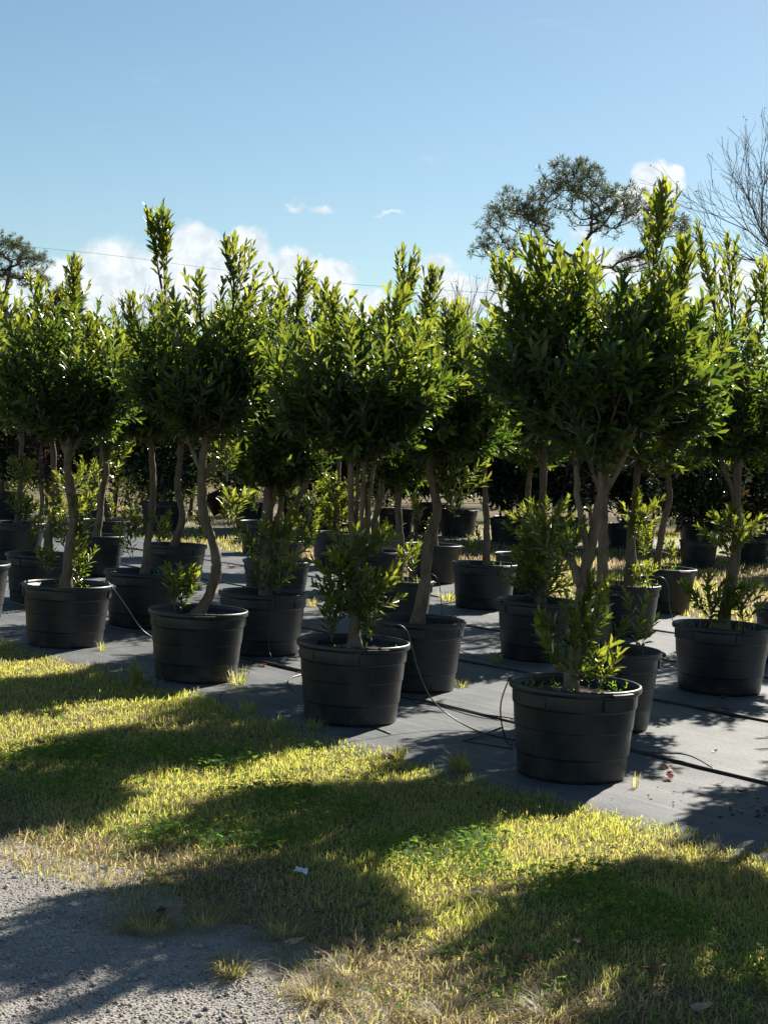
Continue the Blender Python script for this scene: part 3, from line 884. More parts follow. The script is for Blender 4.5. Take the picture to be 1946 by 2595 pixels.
potted_tree('U', (1.31, 12.71), .68,
    [([(1.34, 12.71, ZS), (1.33, 12.71, .9), (1.31, 12.71, 1.3), (1.30, 12.71, 1.85)], .050, .034)],
    [(1.22, 12.72, 2.42, .54, .5, .58), (.95, 12.72, 2.55, .28, .3, .4)],
    [(.90, 12.72, 2.8, .86, 12.72, 3.34, .16), (1.25, 12.72, 2.8, 1.22, 12.72, 3.30, .2), (1.5, 12.72, 2.7, 1.55, 12.72, 3.2, .16)],
    [(1.32, 12.69, .50, .25, .90, 90, 0)],
    'potted tree with a dense column of leaves hiding its whole lower trunk', 230, 43)
potted_tree('Q', (.16, 14.07), .66,
    [([(.17, 14.07, ZS), (.16, 14.07, .85), (.13, 14.07, 1.15), (.10, 14.07, 1.55)], .050, .034)],
    [(.10, 14.08, 1.95, .44, .42, .52), (.2, 14.1, 2.5, .4, .4, .4)], [(.28, 14.1, 2.6, .3, 14.1, 3.05, .2), (-.1, 14.1, 2.6, -.12, 14.1, 3.0, .14)],
    [(.26, 14.0, .5, .10, .3, 7, 0)], 'straight trunked potted tree with low crown, behind the flaky trunked one', 200, 47)
potted_tree('M', (-1.08, 15.74), .70, [([(-1.02, 15.74, ZS), (-.98, 15.74, .9), (-.80, 15.74, 1.35), (-.76, 15.74, 1.8)], .05, .03)],
    [(-.95, 15.75, 2.3, .55, .5, .6)], [(-1.15, 15.75, 2.7, -1.17, 15.75, 3.3, .2), (-.6, 15.75, 2.7, -.58, 15.75, 3.1, .2)],
    [(-.80, 15.7, .6, .14, .7, 26, .02), (-1.2, 15.7, .55, .10, .3, 8, 0)], 'leaning potted tree with glossy ribbed pot rim, hidden behind the twin stemmed tree', 190, 53)
potted_tree('J', (-2.36, 17.42), .72, [([(-2.38, 17.42, ZS), (-2.30, 17.42, .8), (-2.36, 17.42, 1.15), (-2.35, 17.42, 1.5), (-2.36, 17.42, 1.85)], .055, .034)],
    [(-2.36, 17.45, 2.35, .55, .5, .6)], [(-2.5, 17.45, 2.7, -2.52, 17.45, 3.2, .2), (-2.1, 17.45, 2.7, -2.08, 17.45, 3.1, .18)],
    [(-2.5, 17.4, .5, .08, .3, 5, 0), (-2.08, 17.38, .5, .08, .3, 6, 0)], 'potted tree with knotty grey trunk behind the slim trunked tree', 190, 59)
# --- fourth row and beyond
potted_tree('V', (2.38, 14.78), .66, [([(2.41, 14.78, .40), (2.40, 14.78, .9), (2.42, 14.78, 1.2), (2.42, 14.78, 1.8)], .070, .03)],
    [(2.45, 14.8, 2.25, .5, .48, .55)], [(2.2, 14.8, 2.6, 2.18, 14.8, 3.3, .2), (2.7, 14.8, 2.6, 2.74, 14.8, 3.2, .18)],
    [(2.44, 14.7, .92, .11, .45, 16, .06), (2.5, 14.7, .5, .14, .14, 8, 0)], 'thick stumpy potted tree with bright yellow green shoots on its trunk, weeds in its pot', 190, 61)
potted_tree('S', (1.13, 16.73), .73, [([(1.15, 16.73, ZS), (1.13, 16.73, .9), (1.10, 16.73, 1.2), (1.06, 16.73, 1.8)], .050, .034)],
    [(.95, 16.75, 2.3, .5, .48, .6)], [(.75, 16.75, 2.7, .72, 16.75, 3.2, .2)], [(1.0, 16.7, .5, .05, .3, 3, 0)],
    'potted tree with smooth straight grey trunk standing clear beside the leafy column', 180, 67)
potted_tree('W', (3.19, 17.30), .76, [([(3.10, 17.3, ZS), (3.14, 17.3, .75), (3.16, 17.3, 1.0), (3.22, 17.3, 1.3), (3.15, 17.3, 1.75)], .052, .036)],
    [(3.15, 17.3, 2.15, .62, .5, .5), (3.1, 17.3, 2.7, .5, .45, .4)], [(3.3, 17.3, 2.9, 3.34, 17.3, 3.5, .2), (2.8, 17.3, 2.9, 2.76, 17.3, 3.4, .2)],
    [(2.98, 17.25, .6, .07, .3, 6, -.03), (3.24, 17.25, .5, .05, .25, 5, 0)], 'potted tree with zigzag trunk in an open pot at the grassy edge of the mat', 200, 71)

BACK = [('R', (.66, 19.69), .76), ('P', (-.05, 17.95), .70), ('L', (-1.30, 19.15), .70), ('I', (-3.46, 18.44), .70), ('H', (-4.86, 20.29), .70), ('I2', (-3.97, 21.8), .70),
        ('O', (-.66, 21.41), .70), ('K', (-1.86, 23.48), .70), ('AD', (1.75, 18.6), .70), ('Y', (3.62, 13.25), .70),
        ('R3', (3.77, 10.02), .72), ('R2', (2.64, 8.26), .70), ('R4', (4.75, 11.75), .70), ('R5', (4.6, 15.5), .70), ('L5', (-4.6, 16.7), .70), ('L6', (-5.6, 18.2), .70), ('L7', (-6.2, 21.6), .7), ('R1', (2.42, 6.62), .7)]
SRC = ['S', 'J', 'Q', 'N', 'X', 'G', 'U', 'E', 'W', 'D', 'A', 'T', 'V', 'M', 'E', 'D', 'S', 'C']
BL = {'R': 'potted tree in a pot lit along its rim at the far edge of the mat', 'P': 'potted tree in a small ribbed pot, half hidden by the bushy sucker clump',
      'O': 'potted tree with leafy trunk in a pot full of fine green weeds on the grass', 'Y': 'potted tree beside the bright grass, just behind the widest pot',
      'H': 'potted tree with pale shoots at its foot, in a pot on the sunlit far mat'}
for i, (k, p, D) in enumerate(BACK):
    lab = BL.get(k, 'potted tree in the back rows of the nursery block, mostly hidden by others')
    copy_tree(TREES[SRC[i]], p, .9 + 1.7 * i, lab, sc=.84 if k == 'R1' else 1.0, group=None if k in BL else 'potted trees hidden in the back rows')

# ------------------------------------------------------------------ irrigation
def tube_thing(name, pts, r, label, cat, mat='rubber', group=None, k=7, n=8):
    g = Geo(); c = np.array(pts[0], float)
    g.tube(smooth_path(pts, n) - c, r, k)
    o = mobj(name, g.mesh(name, mat)); o.location = c
    return tag(o, label, cat, group)

rh = random.Random(4)
def hose_pts(n, t0, t1, amp=.02):
    return [(*rowpt(t, n + rh.uniform(-amp, amp)), .016 + rh.uniform(0, .004)) for t in np.arange(t0, t1, .7)]
tube_thing('irrigation_hose', hose_pts(6.735, -22, 8), .0135, 'black irrigation hose in the mat seam nearest the lawn', 'hose', group='irrigation hoses')
tube_thing('irrigation_hose', hose_pts(8.36, -22, 8), .0125, 'black irrigation hose in the mat seam before the widest pot', 'hose', group='irrigation hoses')
tube_thing('irrigation_hose', hose_pts(10.09, -22, 8), .0125, 'black irrigation hose in the mat seam behind the leafy column', 'hose', group='irrigation hoses')
tube_thing('irrigation_hose', hose_pts(11.75, -22, 8), .0125, 'black irrigation hose in the mat seam close to the far grass', 'hose', group='irrigation hoses')

DG = 'thin drip tubes feeding the pots'
def drip(pts, label): tube_thing('drip_tube', pts, .0042, label, 'tube', 'rubber', DG, 6, 9)
drip([(.02, 9.30, .44), (.04, 9.29, .56), (.10, 9.28, .625), (.165, 9.27, .60), (.205, 9.27, .50), (.25, 9.26, .36), (.33, 9.27, .20), (.45, 9.28, .09), (.62, 9.20, .015), (.80, 9.02, .008), (.95, 8.95, .008)], 'thin black drip tube looping high over the rim by the sucker clump')
drip([(-.98, 12.05, .45), (-1.0, 12.0, .57), (-.93, 11.97, .61), (-.86, 11.94, .56), (-.835, 11.92, .42), (-.85, 11.9, .22), (-.83, 11.8, .06), (-.70, 11.6, .01), (-.56, 11.3, .012)], 'thin black drip tube curling down the front of the twin stemmed tree pot')
drip([(-2.35, 12.35, .46), (-2.22, 12.25, .53), (-2.14, 12.20, .48), (-2.04, 12.3, .32), (-1.93, 12.4, .14), (-1.80, 12.4, .05), (-1.70, 12.3, .012)], 'thin pale edged drip tube arching from the dark crowned tree pot')
drip([(.76, 8.18, .44), (.72, 8.15, .50), (.70, 8.13, .47), (.675, 8.16, .36), (.69, 8.25, .24), (.74, 8.45, .1), (.80, 8.8, .02), (.84, 9.2, .012), (.9, 9.45, .02)], 'thin black drip tube hugging the side of the corner tree pot')
drip([(.42, 10.7, .45), (.47, 10.62, .53), (.53, 10.6, .55), (.58, 10.57, .47), (.57, 10.5, .42)], 'short black drip tube hooked into the pot of the flaky trunked tree')
drip([(.35, 13.9, .45), (.43, 13.84, .58), (.52, 13.82, .52), (.56, 13.8, .3), (.58, 13.6, .05), (.6, 13.3, .012), (.75, 12.8, .01)], 'thin black drip tube arching beside the low crowned straight tree')
drip([(.50, 11.0, .40), (.53, 12.9, .30), (.56, 13.3, .05), (.60, 13.6, .01)], 'straight drip tube running between two rows of pots')
drip([(2.6, 14.55, .45), (2.58, 14.5, .57), (2.66, 14.48, .60), (2.72, 14.46, .52), (2.74, 14.4, .3), (2.8, 14.1, .03)], 'thin black drip tube looped above the weedy stump pot')
drip([(1.58, 8.72, .02), (1.62, 8.60, .045), (1.76, 8.50, .06), (1.86, 8.36, .03), (1.87, 8.30, .012)], 'short black drip tube sprung up from the nearest hose on bare mat')
drip([(.10, 8.98, .012), (-.25, 9.6, .012), (-.55, 10.35, .012), (-.62, 10.9, .014), (-.50, 11.2, .02)], 'thin black drip tube lying on the mat behind the bent trunk pot')
drip([(1.05, 9.45, .02), (.85, 9.58, .035), (.66, 9.72, .03), (.45, 9.98, .02), (.24, 10.16, .015)], 'thin black drip tube lying loose alongside the nearest hose')
g = Geo()
g.tube(np.array([(0, 0, .006), (.12, .17, .013), (.25, .35, .03)]), .0065, 6)
o = mobj('plastic_stake', g.mesh('plastic_stake', 'stake')); o.location = (.52, 8.86, .006)
tag(o, 'thin grey green plastic stake lying on the mat by the corner pot', 'stake')
drip([(.52, 8.87, .012), (.60, 8.82, .012), (.70, 8.76, .012), (.80, 8.70, .01)], 'short black drip tube tied to the plastic stake on the mat')

# ------------------------------------------------------------------ grass
def blades(x, y, hgt, wid, dry, rng, lean=.5, z=-.012, two=True):
    n = len(x)
    a = rng.uniform(0, 6.283, n); fx, fy = np.cos(a), np.sin(a)
    b = rng.uniform(0, 6.283, n); lx, ly = np.cos(b), np.sin(b)
    ln = np.abs(rng.normal(0, 1, n)) * lean
    ln = np.minimum(ln, 1.6 if lean < 1 else 5.0)
    ang = np.arctan(ln)
    out = np.sin(ang) * hgt; up = np.cos(ang) * hgt
    V = np.empty((n, 5, 3), np.float32)
    B = np.stack([x, y, np.full(n, z)], 1)
    side = np.stack([fx, fy, np.zeros(n)], 1) * (wid / 2)[:, None]
    L = np.stack([lx, ly, np.zeros(n)], 1)
    mid = B + L * (out * .38)[:, None]; mid[:, 2] += up * .58
    tip = B + L * out[:, None]; tip[:, 2] += up
    V[:, 0] = B - side; V[:, 1] = B + side; V[:, 2] = mid - side * .8; V[:, 3] = mid + side * .8; V[:, 4] = tip
    F = np.array([(0, 1, 3), (0, 3, 2), (2, 3, 4)])
    T = (F[None] + (np.arange(n) * 5)[:, None, None]).reshape(-1, 3)
    return V.reshape(-1, 3), T, np.repeat(dry, 5), np.repeat(rng.random(n), 5)

def grass_obj(name, parts, label=None, cat=None, kind='stuff'):
    V = np.concatenate([p[0] for p in parts]); off = np.cumsum([0] + [len(p[0]) for p in parts[:-1]])
    T = np.concatenate([p[1] + o for p, o in zip(parts, off)])
    me = raw_mesh(name, V, T, 'grass', {'dry': np.concatenate([p[2] for p in parts]), 'var': np.concatenate([p[3] for p in parts])})
    o = mobj(name, me, kind=kind)
    if label: tag(o, label, cat)
    return o

def in_view(x, y, m): return np.abs(x) < .262 * y + m

CLOVER = [(-1.79, 7.86, .30), (-1.51, 8.10, .30), (-1.15, 8.2, .35), (-.87, 8.05, .30), (-.89, 6.5, .22), (-.58, 6.44, .28), (-.32, 6.6, .2), (.11, 6.45, .24), (.3, 6.28, .34), (.47, 6.55, .22), (.42, 6.1, .22),
          (.78, 6.06, .34), (1.04, 5.6, .34), (1.32, 5.0, .30), (.86, 5.5, .25), (-1.45, 7.28, .35), (-.45, 7.35, .4), (-.1, 7.1, .25), (-1.9, 6.9, .3), (1.7, 5.2, .3)]
def clover_w(x, y):
    w = np.zeros(np.shape(x))
    for (cx, cy, r) in CLOVER:
        w = np.maximum(w, 1 - np.hypot(x - cx, (y - cy) * .8) / (r * 1.15))
    return np.clip(w * (.35 + 1.2 * fbm(x, y, 3.0)) + 1.1 * (fbm(x, y, 6.0) - .52), 0, 1)

rng = np.random.default_rng(21)
NB = 1400000
x = rng.uniform(-5.2, 3.2, NB); y = rng.uniform(3.6, 15.5, NB)
nn = ncoord(x, y); tt = tcoord(x, y)
edge_d = mat_edge(tt) + .34 * (fbm(x, y, 2.3) - .5) + .16 * (fbm(x, y, 9) - .5) - nn
ok = (edge_d > 0) & in_view(x, y, 1.0)
x, y, edge_d = x[ok], y[ok], edge_d[ok]
gs = gravel_sd(x, y)
gn = gs + .45 * (fbm(x, y, 3.0) - .5)
bare = sstep(fbm(x + 9, y, 2.6), .56, .68) * sstep(gs, 1.0, .25)
keep = (sstep(gn, -.22, .14)) * (1 - .8 * bare)
near = np.clip(7.5 / y, .5, 1.35)
prob = keep * near * .55 * np.where(in_view(x, y, .25), 1, .4)
ok = rng.random(len(x)) < prob
x, y, edge_d, gs = x[ok], y[ok], edge_d[ok], gs[ok]
dryf = sstep(gs + .9 * (fbm(x, y, 1.7) - .5), 1.15, .30)
dryf = np.clip(dryf + .42 * sstep(fbm(x + 30, y, 1.4), .55, .75) + .55 * sstep(y + .5 * (fbm(x, y, 2.0) - .5), 5.5, 4.7), 0, 1)
cw = clover_w(x, y)
dry = np.clip((rng.random(len(x)) < (.07 + .85 * dryf) * (1 - .5 * cw)).astype(float) * rng.uniform(.55, 1, len(x)) + .15 * fbm(x, y, 2.3), 0, 1)
tall = 1 + .9 * sstep(edge_d, .16, .0) * (vnoise(x, y, 4.0) > .45)
hgt = (.010 + .028 * fbm(x, y, 4.5)) * rng.uniform(.4, 1.4, len(x)) * (1 + (rng.random(len(x)) < .025) * .9) * tall * (1 - .30 * cw)
lean = np.where(dryf > .5, 2.3, .60)
part = []
matted = (fbm(x + 17, y, 2.8) > .56) & (dryf <= .5)
for msk, lv in ((dryf > .5, 3.4), (matted, 2.2), ((dryf <= .5) & ~matted, .95)):
    part.append(blades(x[msk], y[msk], hgt[msk] * (1.3 if lv > 1 else 1), np.where(y[msk] > 8, .0056, .0044), dry[msk], rng, lv, -.014))
grass_obj('lawn_grass', part, 'short yellow green lawn grass with dry brown patches along the gravel', 'grass')
print('blades', len(x))

# grass beyond the mat
NB = 150000
x = rng.uniform(-12, 12, NB); y = rng.uniform(11, 38, NB)
nn = ncoord(x, y)
ok = (nn > 13.2 + .35 * (fbm(x, y, 1.2) - .5)) & in_view(x, y, 1.0)
ok &= rng.random(NB) < .35 + .65 * fbm(x, y, 1.0)
x, y = x[ok], y[ok]
dry = np.clip(rng.random(len(x)) * .5 + .9 * sstep(fbm(x + 5, y, .8), .45, .65), 0, 1)
hg = (.05 + .09 * fbm(x, y, .9) ** 2) * rng.uniform(.6, 1.5, len(x))
grass_obj('meadow_grass', [blades(x, y, hg, np.full(len(x), .013), dry, rng, .5, -.02)], 'longer green and straw coloured grass beyond the weed mat', 'grass')

# clover
NB = 130000
x = rng.uniform(-3.2, 2.4, NB); y = rng.uniform(4.4, 9.0, NB)
w = clover_w(x, y)
ok = (rng.random(NB) < .75 * w ** 1.3) & (ncoord(x, y) < 5.3) & (gravel_sd(x, y) > .1) & in_view(x, y, .5)
x, y = x[ok], y[ok]; n = len(x)
print('clover', n)
zz = rng.uniform(.012, .042, n); sz = rng.uniform(.008, .018, n); a0 = rng.uniform(0, 6.283, n); tx = rng.normal(0, .3, n); ty = rng.normal(0, .3, n)
P = []; D = []; N = []; L = []; Wd = []
up = unit(np.stack([tx, ty, np.ones(n)], 1))
for k in range(3):
    a = a0 + k * 2.094
    d = np.stack([np.cos(a), np.sin(a), np.zeros(n)], 1); d = unit(d - up * (d * up).sum(1, keepdims=True))
    P.append(np.stack([x, y, zz], 1)); D.append(d); N.append(up); L.append(sz); Wd.append(sz * .95)
P, D, N, L, Wd = (np.concatenate(v) for v in (P, D, N, L, Wd))
me = crown_mesh('clover', 'clover', P, D, N, L, Wd, np.tile(rng.random(n), 3), rng, simple=True)
tag(mobj('clover_patch', me, kind='stuff'), 'low bright green clover leaves spread through the lawn', 'clover')

# ------------------------------------------------------------------ gravel stones
NB = 60000
x = rng.uniform(-2.6, 1.0, NB); y = rng.uniform(3.4, 6.9, NB)
gs = gravel_sd(x, y)
ok = (rng.random(NB) < sstep(-gs, -.08, .1) * (.30 + .9 * fbm(x, y, 1.8))) & in_view(x, y, .5)
x, y = x[ok], y[ok]; n = len(x)
sz = rng.uniform(.0024, .0052, n) * (1 + (rng.random(n) < .06) * rng.uniform(.5, 2.0, n))
octa = np.array([(1, 0, 0), (0, 1, 0), (-1, 0, 0), (0, -1, 0), (0, 0, .75), (0, 0, -.6)], float)
jit = octa[None] * rng.uniform(.6, 1.3, (n, 6, 1)) + rng.normal(0, .15, (n, 6, 3))
an = rng.uniform(0, 6.283, n); c, s_ = np.cos(an), np.sin(an)
jx = jit[..., 0] * c[:, None] - jit[..., 1] * s_[:, None]; jy = jit[..., 0] * s_[:, None] + jit[..., 1] * c[:, None]
zb = gz(x, y)
V = np.stack([x[:, None] + jx * sz[:, None], y[:, None] + jy * sz[:, None], (zb + sz * .3)[:, None] + jit[..., 2] * sz[:, None]], -1).reshape(-1, 3)
F = np.array([(0, 1, 4), (1, 2, 4), (2, 3, 4), (3, 0, 4), (1, 0, 5), (2, 1, 5), (3, 2, 5), (0, 3, 5)])
T = (F[None] + (np.arange(n) * 6)[:, None, None]).reshape(-1, 3)
tag(mobj('gravel_stones', raw_mesh('gravel_stones', V, T, 'pebble'), kind='stuff'), 'small grey and beige stones strewn over the sandy drive', 'gravel')
print('stones', n)

# ------------------------------------------------------------------ tufts
def tuft(x, y, r, h, n, dry, label, group=None, z=-.005, name='grass_tuft', w=.0042):
    g = np.random.default_rng(int(abs(x * 917 + y * 313) * 10) % 99991)
    a = g.uniform(0, 6.283, n); q = r * .35 * np.sqrt(g.random(n))
    bx, by = np.cos(a) * q, np.sin(a) * q
    hh = h * g.uniform(.45, 1.15, n)
    V = np.empty((n, 5, 3)); B = np.stack([bx, by, np.full(n, z)], 1)
    a2 = a + g.normal(0, .6, n); L = np.stack([np.cos(a2), np.sin(a2), np.zeros(n)], 1)
    out = r * g.uniform(.1, 1.15, n)
    side = np.stack([-np.sin(a2), np.cos(a2), np.zeros(n)], 1) * (w * g.uniform(.6, 1.2, n) / 2)[:, None]
    mid = B + L * (out * .42)[:, None]; mid[:, 2] += hh * .72
    tip = B + L * out[:, None]; tip[:, 2] += hh * g.uniform(.6, 1.0, n)
    V[:, 0] = B - side; V[:, 1] = B + side; V[:, 2] = mid - side * .85; V[:, 3] = mid + side * .85; V[:, 4] = tip
    F = np.array([(0, 1, 3), (0, 3, 2), (2, 3, 4)])
    T = (F[None] + (np.arange(n) * 5)[:, None, None]).reshape(-1, 3)
    dr = np.clip(dry + g.normal(0, .25, n), 0, 1)
    me = raw_mesh(name, V.reshape(-1, 3), T, 'grass', {'dry': np.repeat(dr, 5), 'var': np.repeat(g.random(n), 5)})
    o = mobj(name, me); o.location = (x, y, 0)
    return tag(o, label, 'grass tuft', group)
TG = 'grass tufts'
tuft(-1.66, 10.50, .12, .20, 120, .25, 'tall yellow green grass tuft at the lawn side of the bent trunk pot', TG)
tuft(-.96, 10.60, .14, .16, 70, .25, 'pale arching grass tuft at the mat side of the bent trunk pot', TG)
tuft(-.80, 9.58, .12, .10, 80, .05, 'small green grass tuft between the bent trunk pot and sucker clump pot', TG)
tuft(-.36, 9.08, .12, .09, 70, .2, 'short grass tuft in front of the pot with the bushy sucker clump', TG)
tuft(.14, 8.33, .10, .09, 80, .15, 'bushy grass tuft on the mat edge beside a dead brown leaf', TG)
tuft(.47, 8.06, .12, .12, 130, .15, 'dense bright grass tuft on the mat edge left of the corner pot', TG)
tuft(1.36, 7.84, .05, .11, 14, .3, 'sparse grass sprig against the foot of the corner pot', TG)
tuft(-.42, 4.80, .13, .075, 160, .55, 'isolated pale grass tuft growing in the gravel', TG, w=.0036)
tuft(-.13, 4.66, .18, .065, 200, .8, 'large straw coloured grass tuft by the bare soil', TG, w=.0036)
tuft(-.04, 4.88, .15, .055, 130, .85, 'dry reddish straw tuft behind the large straw tuft', TG, w=.0036)
tuft(-.74, 5.22, .17, .075, 170, .62, 'flattened grey green grass tuft reaching into the gravel', TG, w=.0036)
tuft(-.56, 5.32, .18, .07, 170, .55, 'flattened grass tuft where the lawn meets the gravel', TG, w=.0036)
tuft(-.28, 5.25, .18, .07, 150, .5, 'flattened greyish grass tuft between two dry patches', TG, w=.0036)
tuft(.26, 4.52, .18, .05, 130, .85, 'brown dry grass tuft right of the bare soil', TG, w=.0036)
tuft(.58, 4.60, .18, .045, 130, .75, 'brown dry grass tuft under fallen leaves', TG, w=.0036)
tuft(-.70, 16.05, .14, .12, 90, .5, 'yellow grass tuft on the mat beside the leaning tree pot', TG)
tuft(.78, 17.3, .22, .14, 120, .15, 'green grass clump on mat between pots of straight trunked trees', TG, w=.006)
tuft(.96, 12.35, .12, .12, 60, .2, 'wispy green weeds against the pot of the leafy column tree', TG)
tuft(.62, 10.95, .10, .09, 40, .35, 'wispy weeds at the foot of the flaky trunked tree pot', TG)
tuft(-2.16, 11.95, .09, .10, 40, .3, 'small weeds at the foot of the dark crowned tree pot', TG)
tuft(2.05, 14.35, .10, .10, 40, .3, 'small weeds at the foot of the weedy stump pot', TG)
tuft(2.85, 16.7, .14, .14, 70, .2, 'lush grass against the pot at the grassy mat edge', TG)

# weeds and sprigs in pots belong to their trees
def pot_weeds(key, n, seed, h=.09, spread=.28, grass=0):
    root = TREES[key]; g = np.random.default_rng(seed); acc = new_acc(); st = []
    for k in range(n):
        a = g.uniform(0, 6.283); q = spread * math.sqrt(g.uniform(.15, 1))
        b = np.array([math.cos(a) * q, math.sin(a) * q, .425]); d = unit(np.array([g.normal(0, .25), g.normal(0, .25), 1]))
        hh = h * g.uniform(.5, 1.2)
        shoot_leaves(b, d, hh, g, 7, acc, .6, .028, 70, 40, .3); st.append((b, b + d * hh, .0018, .001))
    L = done(acc)
    mobj('weeds', crown_mesh('weeds', 'clover', L['P'], L['D'], L['N'], L['L'], L['W'], L['age'], g), root, 'stuff')
    if grass:
        a = g.uniform(0, 6.283, grass); q = spread * np.sqrt(g.random(grass))
        p = blades(np.cos(a) * q, np.sin(a) * q, g.uniform(.05, .14, grass), np.full(grass, .006), g.random(grass) * .5, g, .5, .42)
        mobj('pot_grass', raw_mesh('pot_grass', p[0], p[1], 'grass', {'dry': p[2], 'var': p[3]}), root, 'stuff')
pot_weeds('A', 16, 1); pot_weeds('B', 7, 2, .06); pot_weeds('D', 7, 3); pot_weeds('T', 5, 4, .08); pot_weeds('V', 14, 5, .12, .26, 120)
pot_weeds('Q', 8, 6, .1, .26, 60); pot_weeds('S', 6, 7, .12, .28, 20); pot_weeds('W', 8, 8, .12, .28, 40); pot_weeds('X', 5, 9, .08, .28, 50); pot_weeds('E', 4, 10)

# ------------------------------------------------------------------ fallen leaves and litter
def dead_leaf_mesh(seed, L=.09, Wd=.045):
    g = np.random.default_rng(seed); n = 6
    V = []; T = []
    curl = g.uniform(.5, 2.0); fold = g.uniform(-.3, .8)
    for i in range(n + 1):
        t = i / n; w = Wd * .5 * math.sin(math.pi * (t * .94 + .03)) ** .8
        ang = curl * (t - .4)
        z = .35 * L * (ang * ang) * .5
        for s in (-1, 0, 1):
            V.append(((t - .5) * L, s * w * (1 + .12 * g.normal()), z + abs(s) * fold * w + .003 * g.normal() + .006))
    for i in range(n):
        for j in range(2):
            p = i * 3 + j; T.append((p, p + 3, p + 4)); T.append((p, p + 4, p + 1))
    return V, np.array(T)
DL = {c: [raw_mesh('fallen_leaf', *dead_leaf_mesh(40 + k * 7 + i), 'fallen_' + c) for k in range(4)] for i, c in enumerate(('red', 'brown', 'tan'))}
FALL = [(1.58, 8.07, 'red', 1.25, 'curled dark red leaf lying alone on the sunny mat'), (1.90, 7.80, 'red', 1.0, 'dark red leaf at the shadow edge on the mat'), (2.31, 10.47, 'red', 1.1, None), (2.40, 10.42, 'brown', 1.2, None), (2.24, 10.40, 'red', 1.0, None), (2.36, 10.36, 'tan', .9, None),
        (1.63, 8.30, 'red', .9, None), (1.60, 8.36, 'tan', .8, None), (.50, 7.44, 'tan', .9, 'pale curled leaf in the lit grass before the corner pot'), (.07, 8.20, 'brown', 1.6, 'dark brown dead leaf beside the bushy grass tuft'),
        (-1.79, 8.13, 'tan', 1.4, 'long pale leaf standing in the clover'), (-.71, 5.30, 'brown', 1.1, 'curled brown leaf by the flattened tuft'), (-.66, 5.38, 'tan', .7, None), (-.23, 5.07, 'tan', .9, 'grey pale leaf near the bare soil'),
        (.19, 5.33, 'tan', .9, None), (.63, 5.46, 'tan', 1.0, 'broad pinkish tan leaf in the shaded clover'), (.42, 5.76, 'tan', .7, None), (.91, 5.63, 'brown', .8, None), (.74, 5.20, 'brown', .8, None), (.53, 4.99, 'brown', 1.1, None),
        (.95, 4.94, 'brown', 1.2, 'dark brown leaf clump in shaded grass'), (1.05, 4.62, 'tan', 1.2, 'pale twisted leaf in lit grass'), (.11, 4.70, 'tan', .7, None), (-.13, 4.95, 'brown', .8, None), (-1.76, 7.47, 'brown', 1.2, None),
        (.91, 8.48, 'red', .7, None), (1.68, 9.29, 'brown', .8, None), (2.52, 11.0, 'red', .9, None), (1.95, 11.9, 'red', 1.0, None), (2.1, 11.75, 'brown', .9, None), (2.02, 12.1, 'tan', .8, None), (-.64, 16.0, 'tan', 1.0, None),
        (.0, 5.49, 'brown', 1.0, None), (-.11, 4.55, 'tan', .7, None), (.72, 12.3, 'tan', .9, None), (.80, 12.6, 'tan', .8, None), (-.95, 11.62, 'brown', 1.0, None), (-.85, 11.5, 'red', 1.0, None), (1.83, 8.0, 'tan', .8, None),
        (2.0, 8.9, 'tan', .6, None), (1.72, 7.6, 'brown', .5, None), (.93, 14.7, 'tan', .9, None), (-1.1, 19.0, 'brown', 1.4, None), (-2.0, 20.4, 'brown', 1.8, None), (-1.9, 20.5, 'brown', 1.7, None), (-2.0, 20.3, 'red', 1.5, None)]
GEN = {'red': 'small dark red fallen leaf lying flat', 'brown': 'small brown fallen leaf lying flat', 'tan': 'small pale tan fallen leaf lying flat'}
rl = random.Random(9)
for (lx, ly, c, sc, lab) in FALL:
    o = mobj('fallen_leaf', DL[c][rl.randrange(4)])
    lawn = ncoord(lx, ly) < 5.4
    o.location = (lx, ly, .022 if lawn else .010); o.rotation_euler = (rl.uniform(-.35, .35), rl.uniform(-.35, .35), rl.uniform(0, 6.28)); o.scale = (sc * .85,) * 3
    tag(o, lab or GEN[c], 'fallen leaf', None if lab else 'fallen leaves ' + c)
# crumpled scrap
g = np.random.default_rng(8); V = []; T = []
for i in range(7):
    for j in range(6):
        V.append(((i - 3) * .017 + g.normal(0, .004), (j - 2.5) * .015 + g.normal(0, .004), .030 + .010 * math.sin(i * .9) * math.cos(j * 1.1) + .012 * (j / 5) + g.normal(0, .004)))
for i in range(6):
    for j in range(5):
        p = i * 6 + j; T += [(p, p + 6, p + 7), (p, p + 7, p + 1)]
o = mobj('paper_scrap', raw_mesh('paper_scrap', V, np.array(T), 'paper')); o.location = (-.26, 5.96, .0); o.scale = (.5, .5, .55)
tag(o, 'crumpled white scrap of litter lying in the dry grass', 'litter')

# dark crumbs of potting mix spilled on the mat
n = 260
x = np.concatenate([rng.normal(2.0, .14, 150), rng.normal(1.9, .3, 110)]); y = np.concatenate([rng.normal(7.35, .13, 150), rng.normal(7.5, .35, 110)])
ok = ncoord(x, y) > 5.5; x, y = x[ok], y[ok]; n = len(x)
sz = rng.uniform(.003, .011, n)
jit = octa[None] * rng.uniform(.6, 1.4, (n, 6, 1))
V = np.stack([x[:, None] + jit[..., 0] * sz[:, None], y[:, None] + jit[..., 1] * sz[:, None] * .7, .012 + jit[..., 2] * sz[:, None] * .5], -1).reshape(-1, 3)
T = (F[None] * 0 + np.array([(0, 1, 4), (1, 2, 4), (2, 3, 4), (3, 0, 4), (1, 0, 5), (2, 1, 5), (3, 2, 5), (0, 3, 5)])[None] + (np.arange(n) * 6)[:, None, None]).reshape(-1, 3)
tag(mobj('soil_crumbs', raw_mesh('soil_crumbs', V, T, 'soil'), kind='stuff'), 'dark crumbs of spilled potting soil on the mat', 'soil')
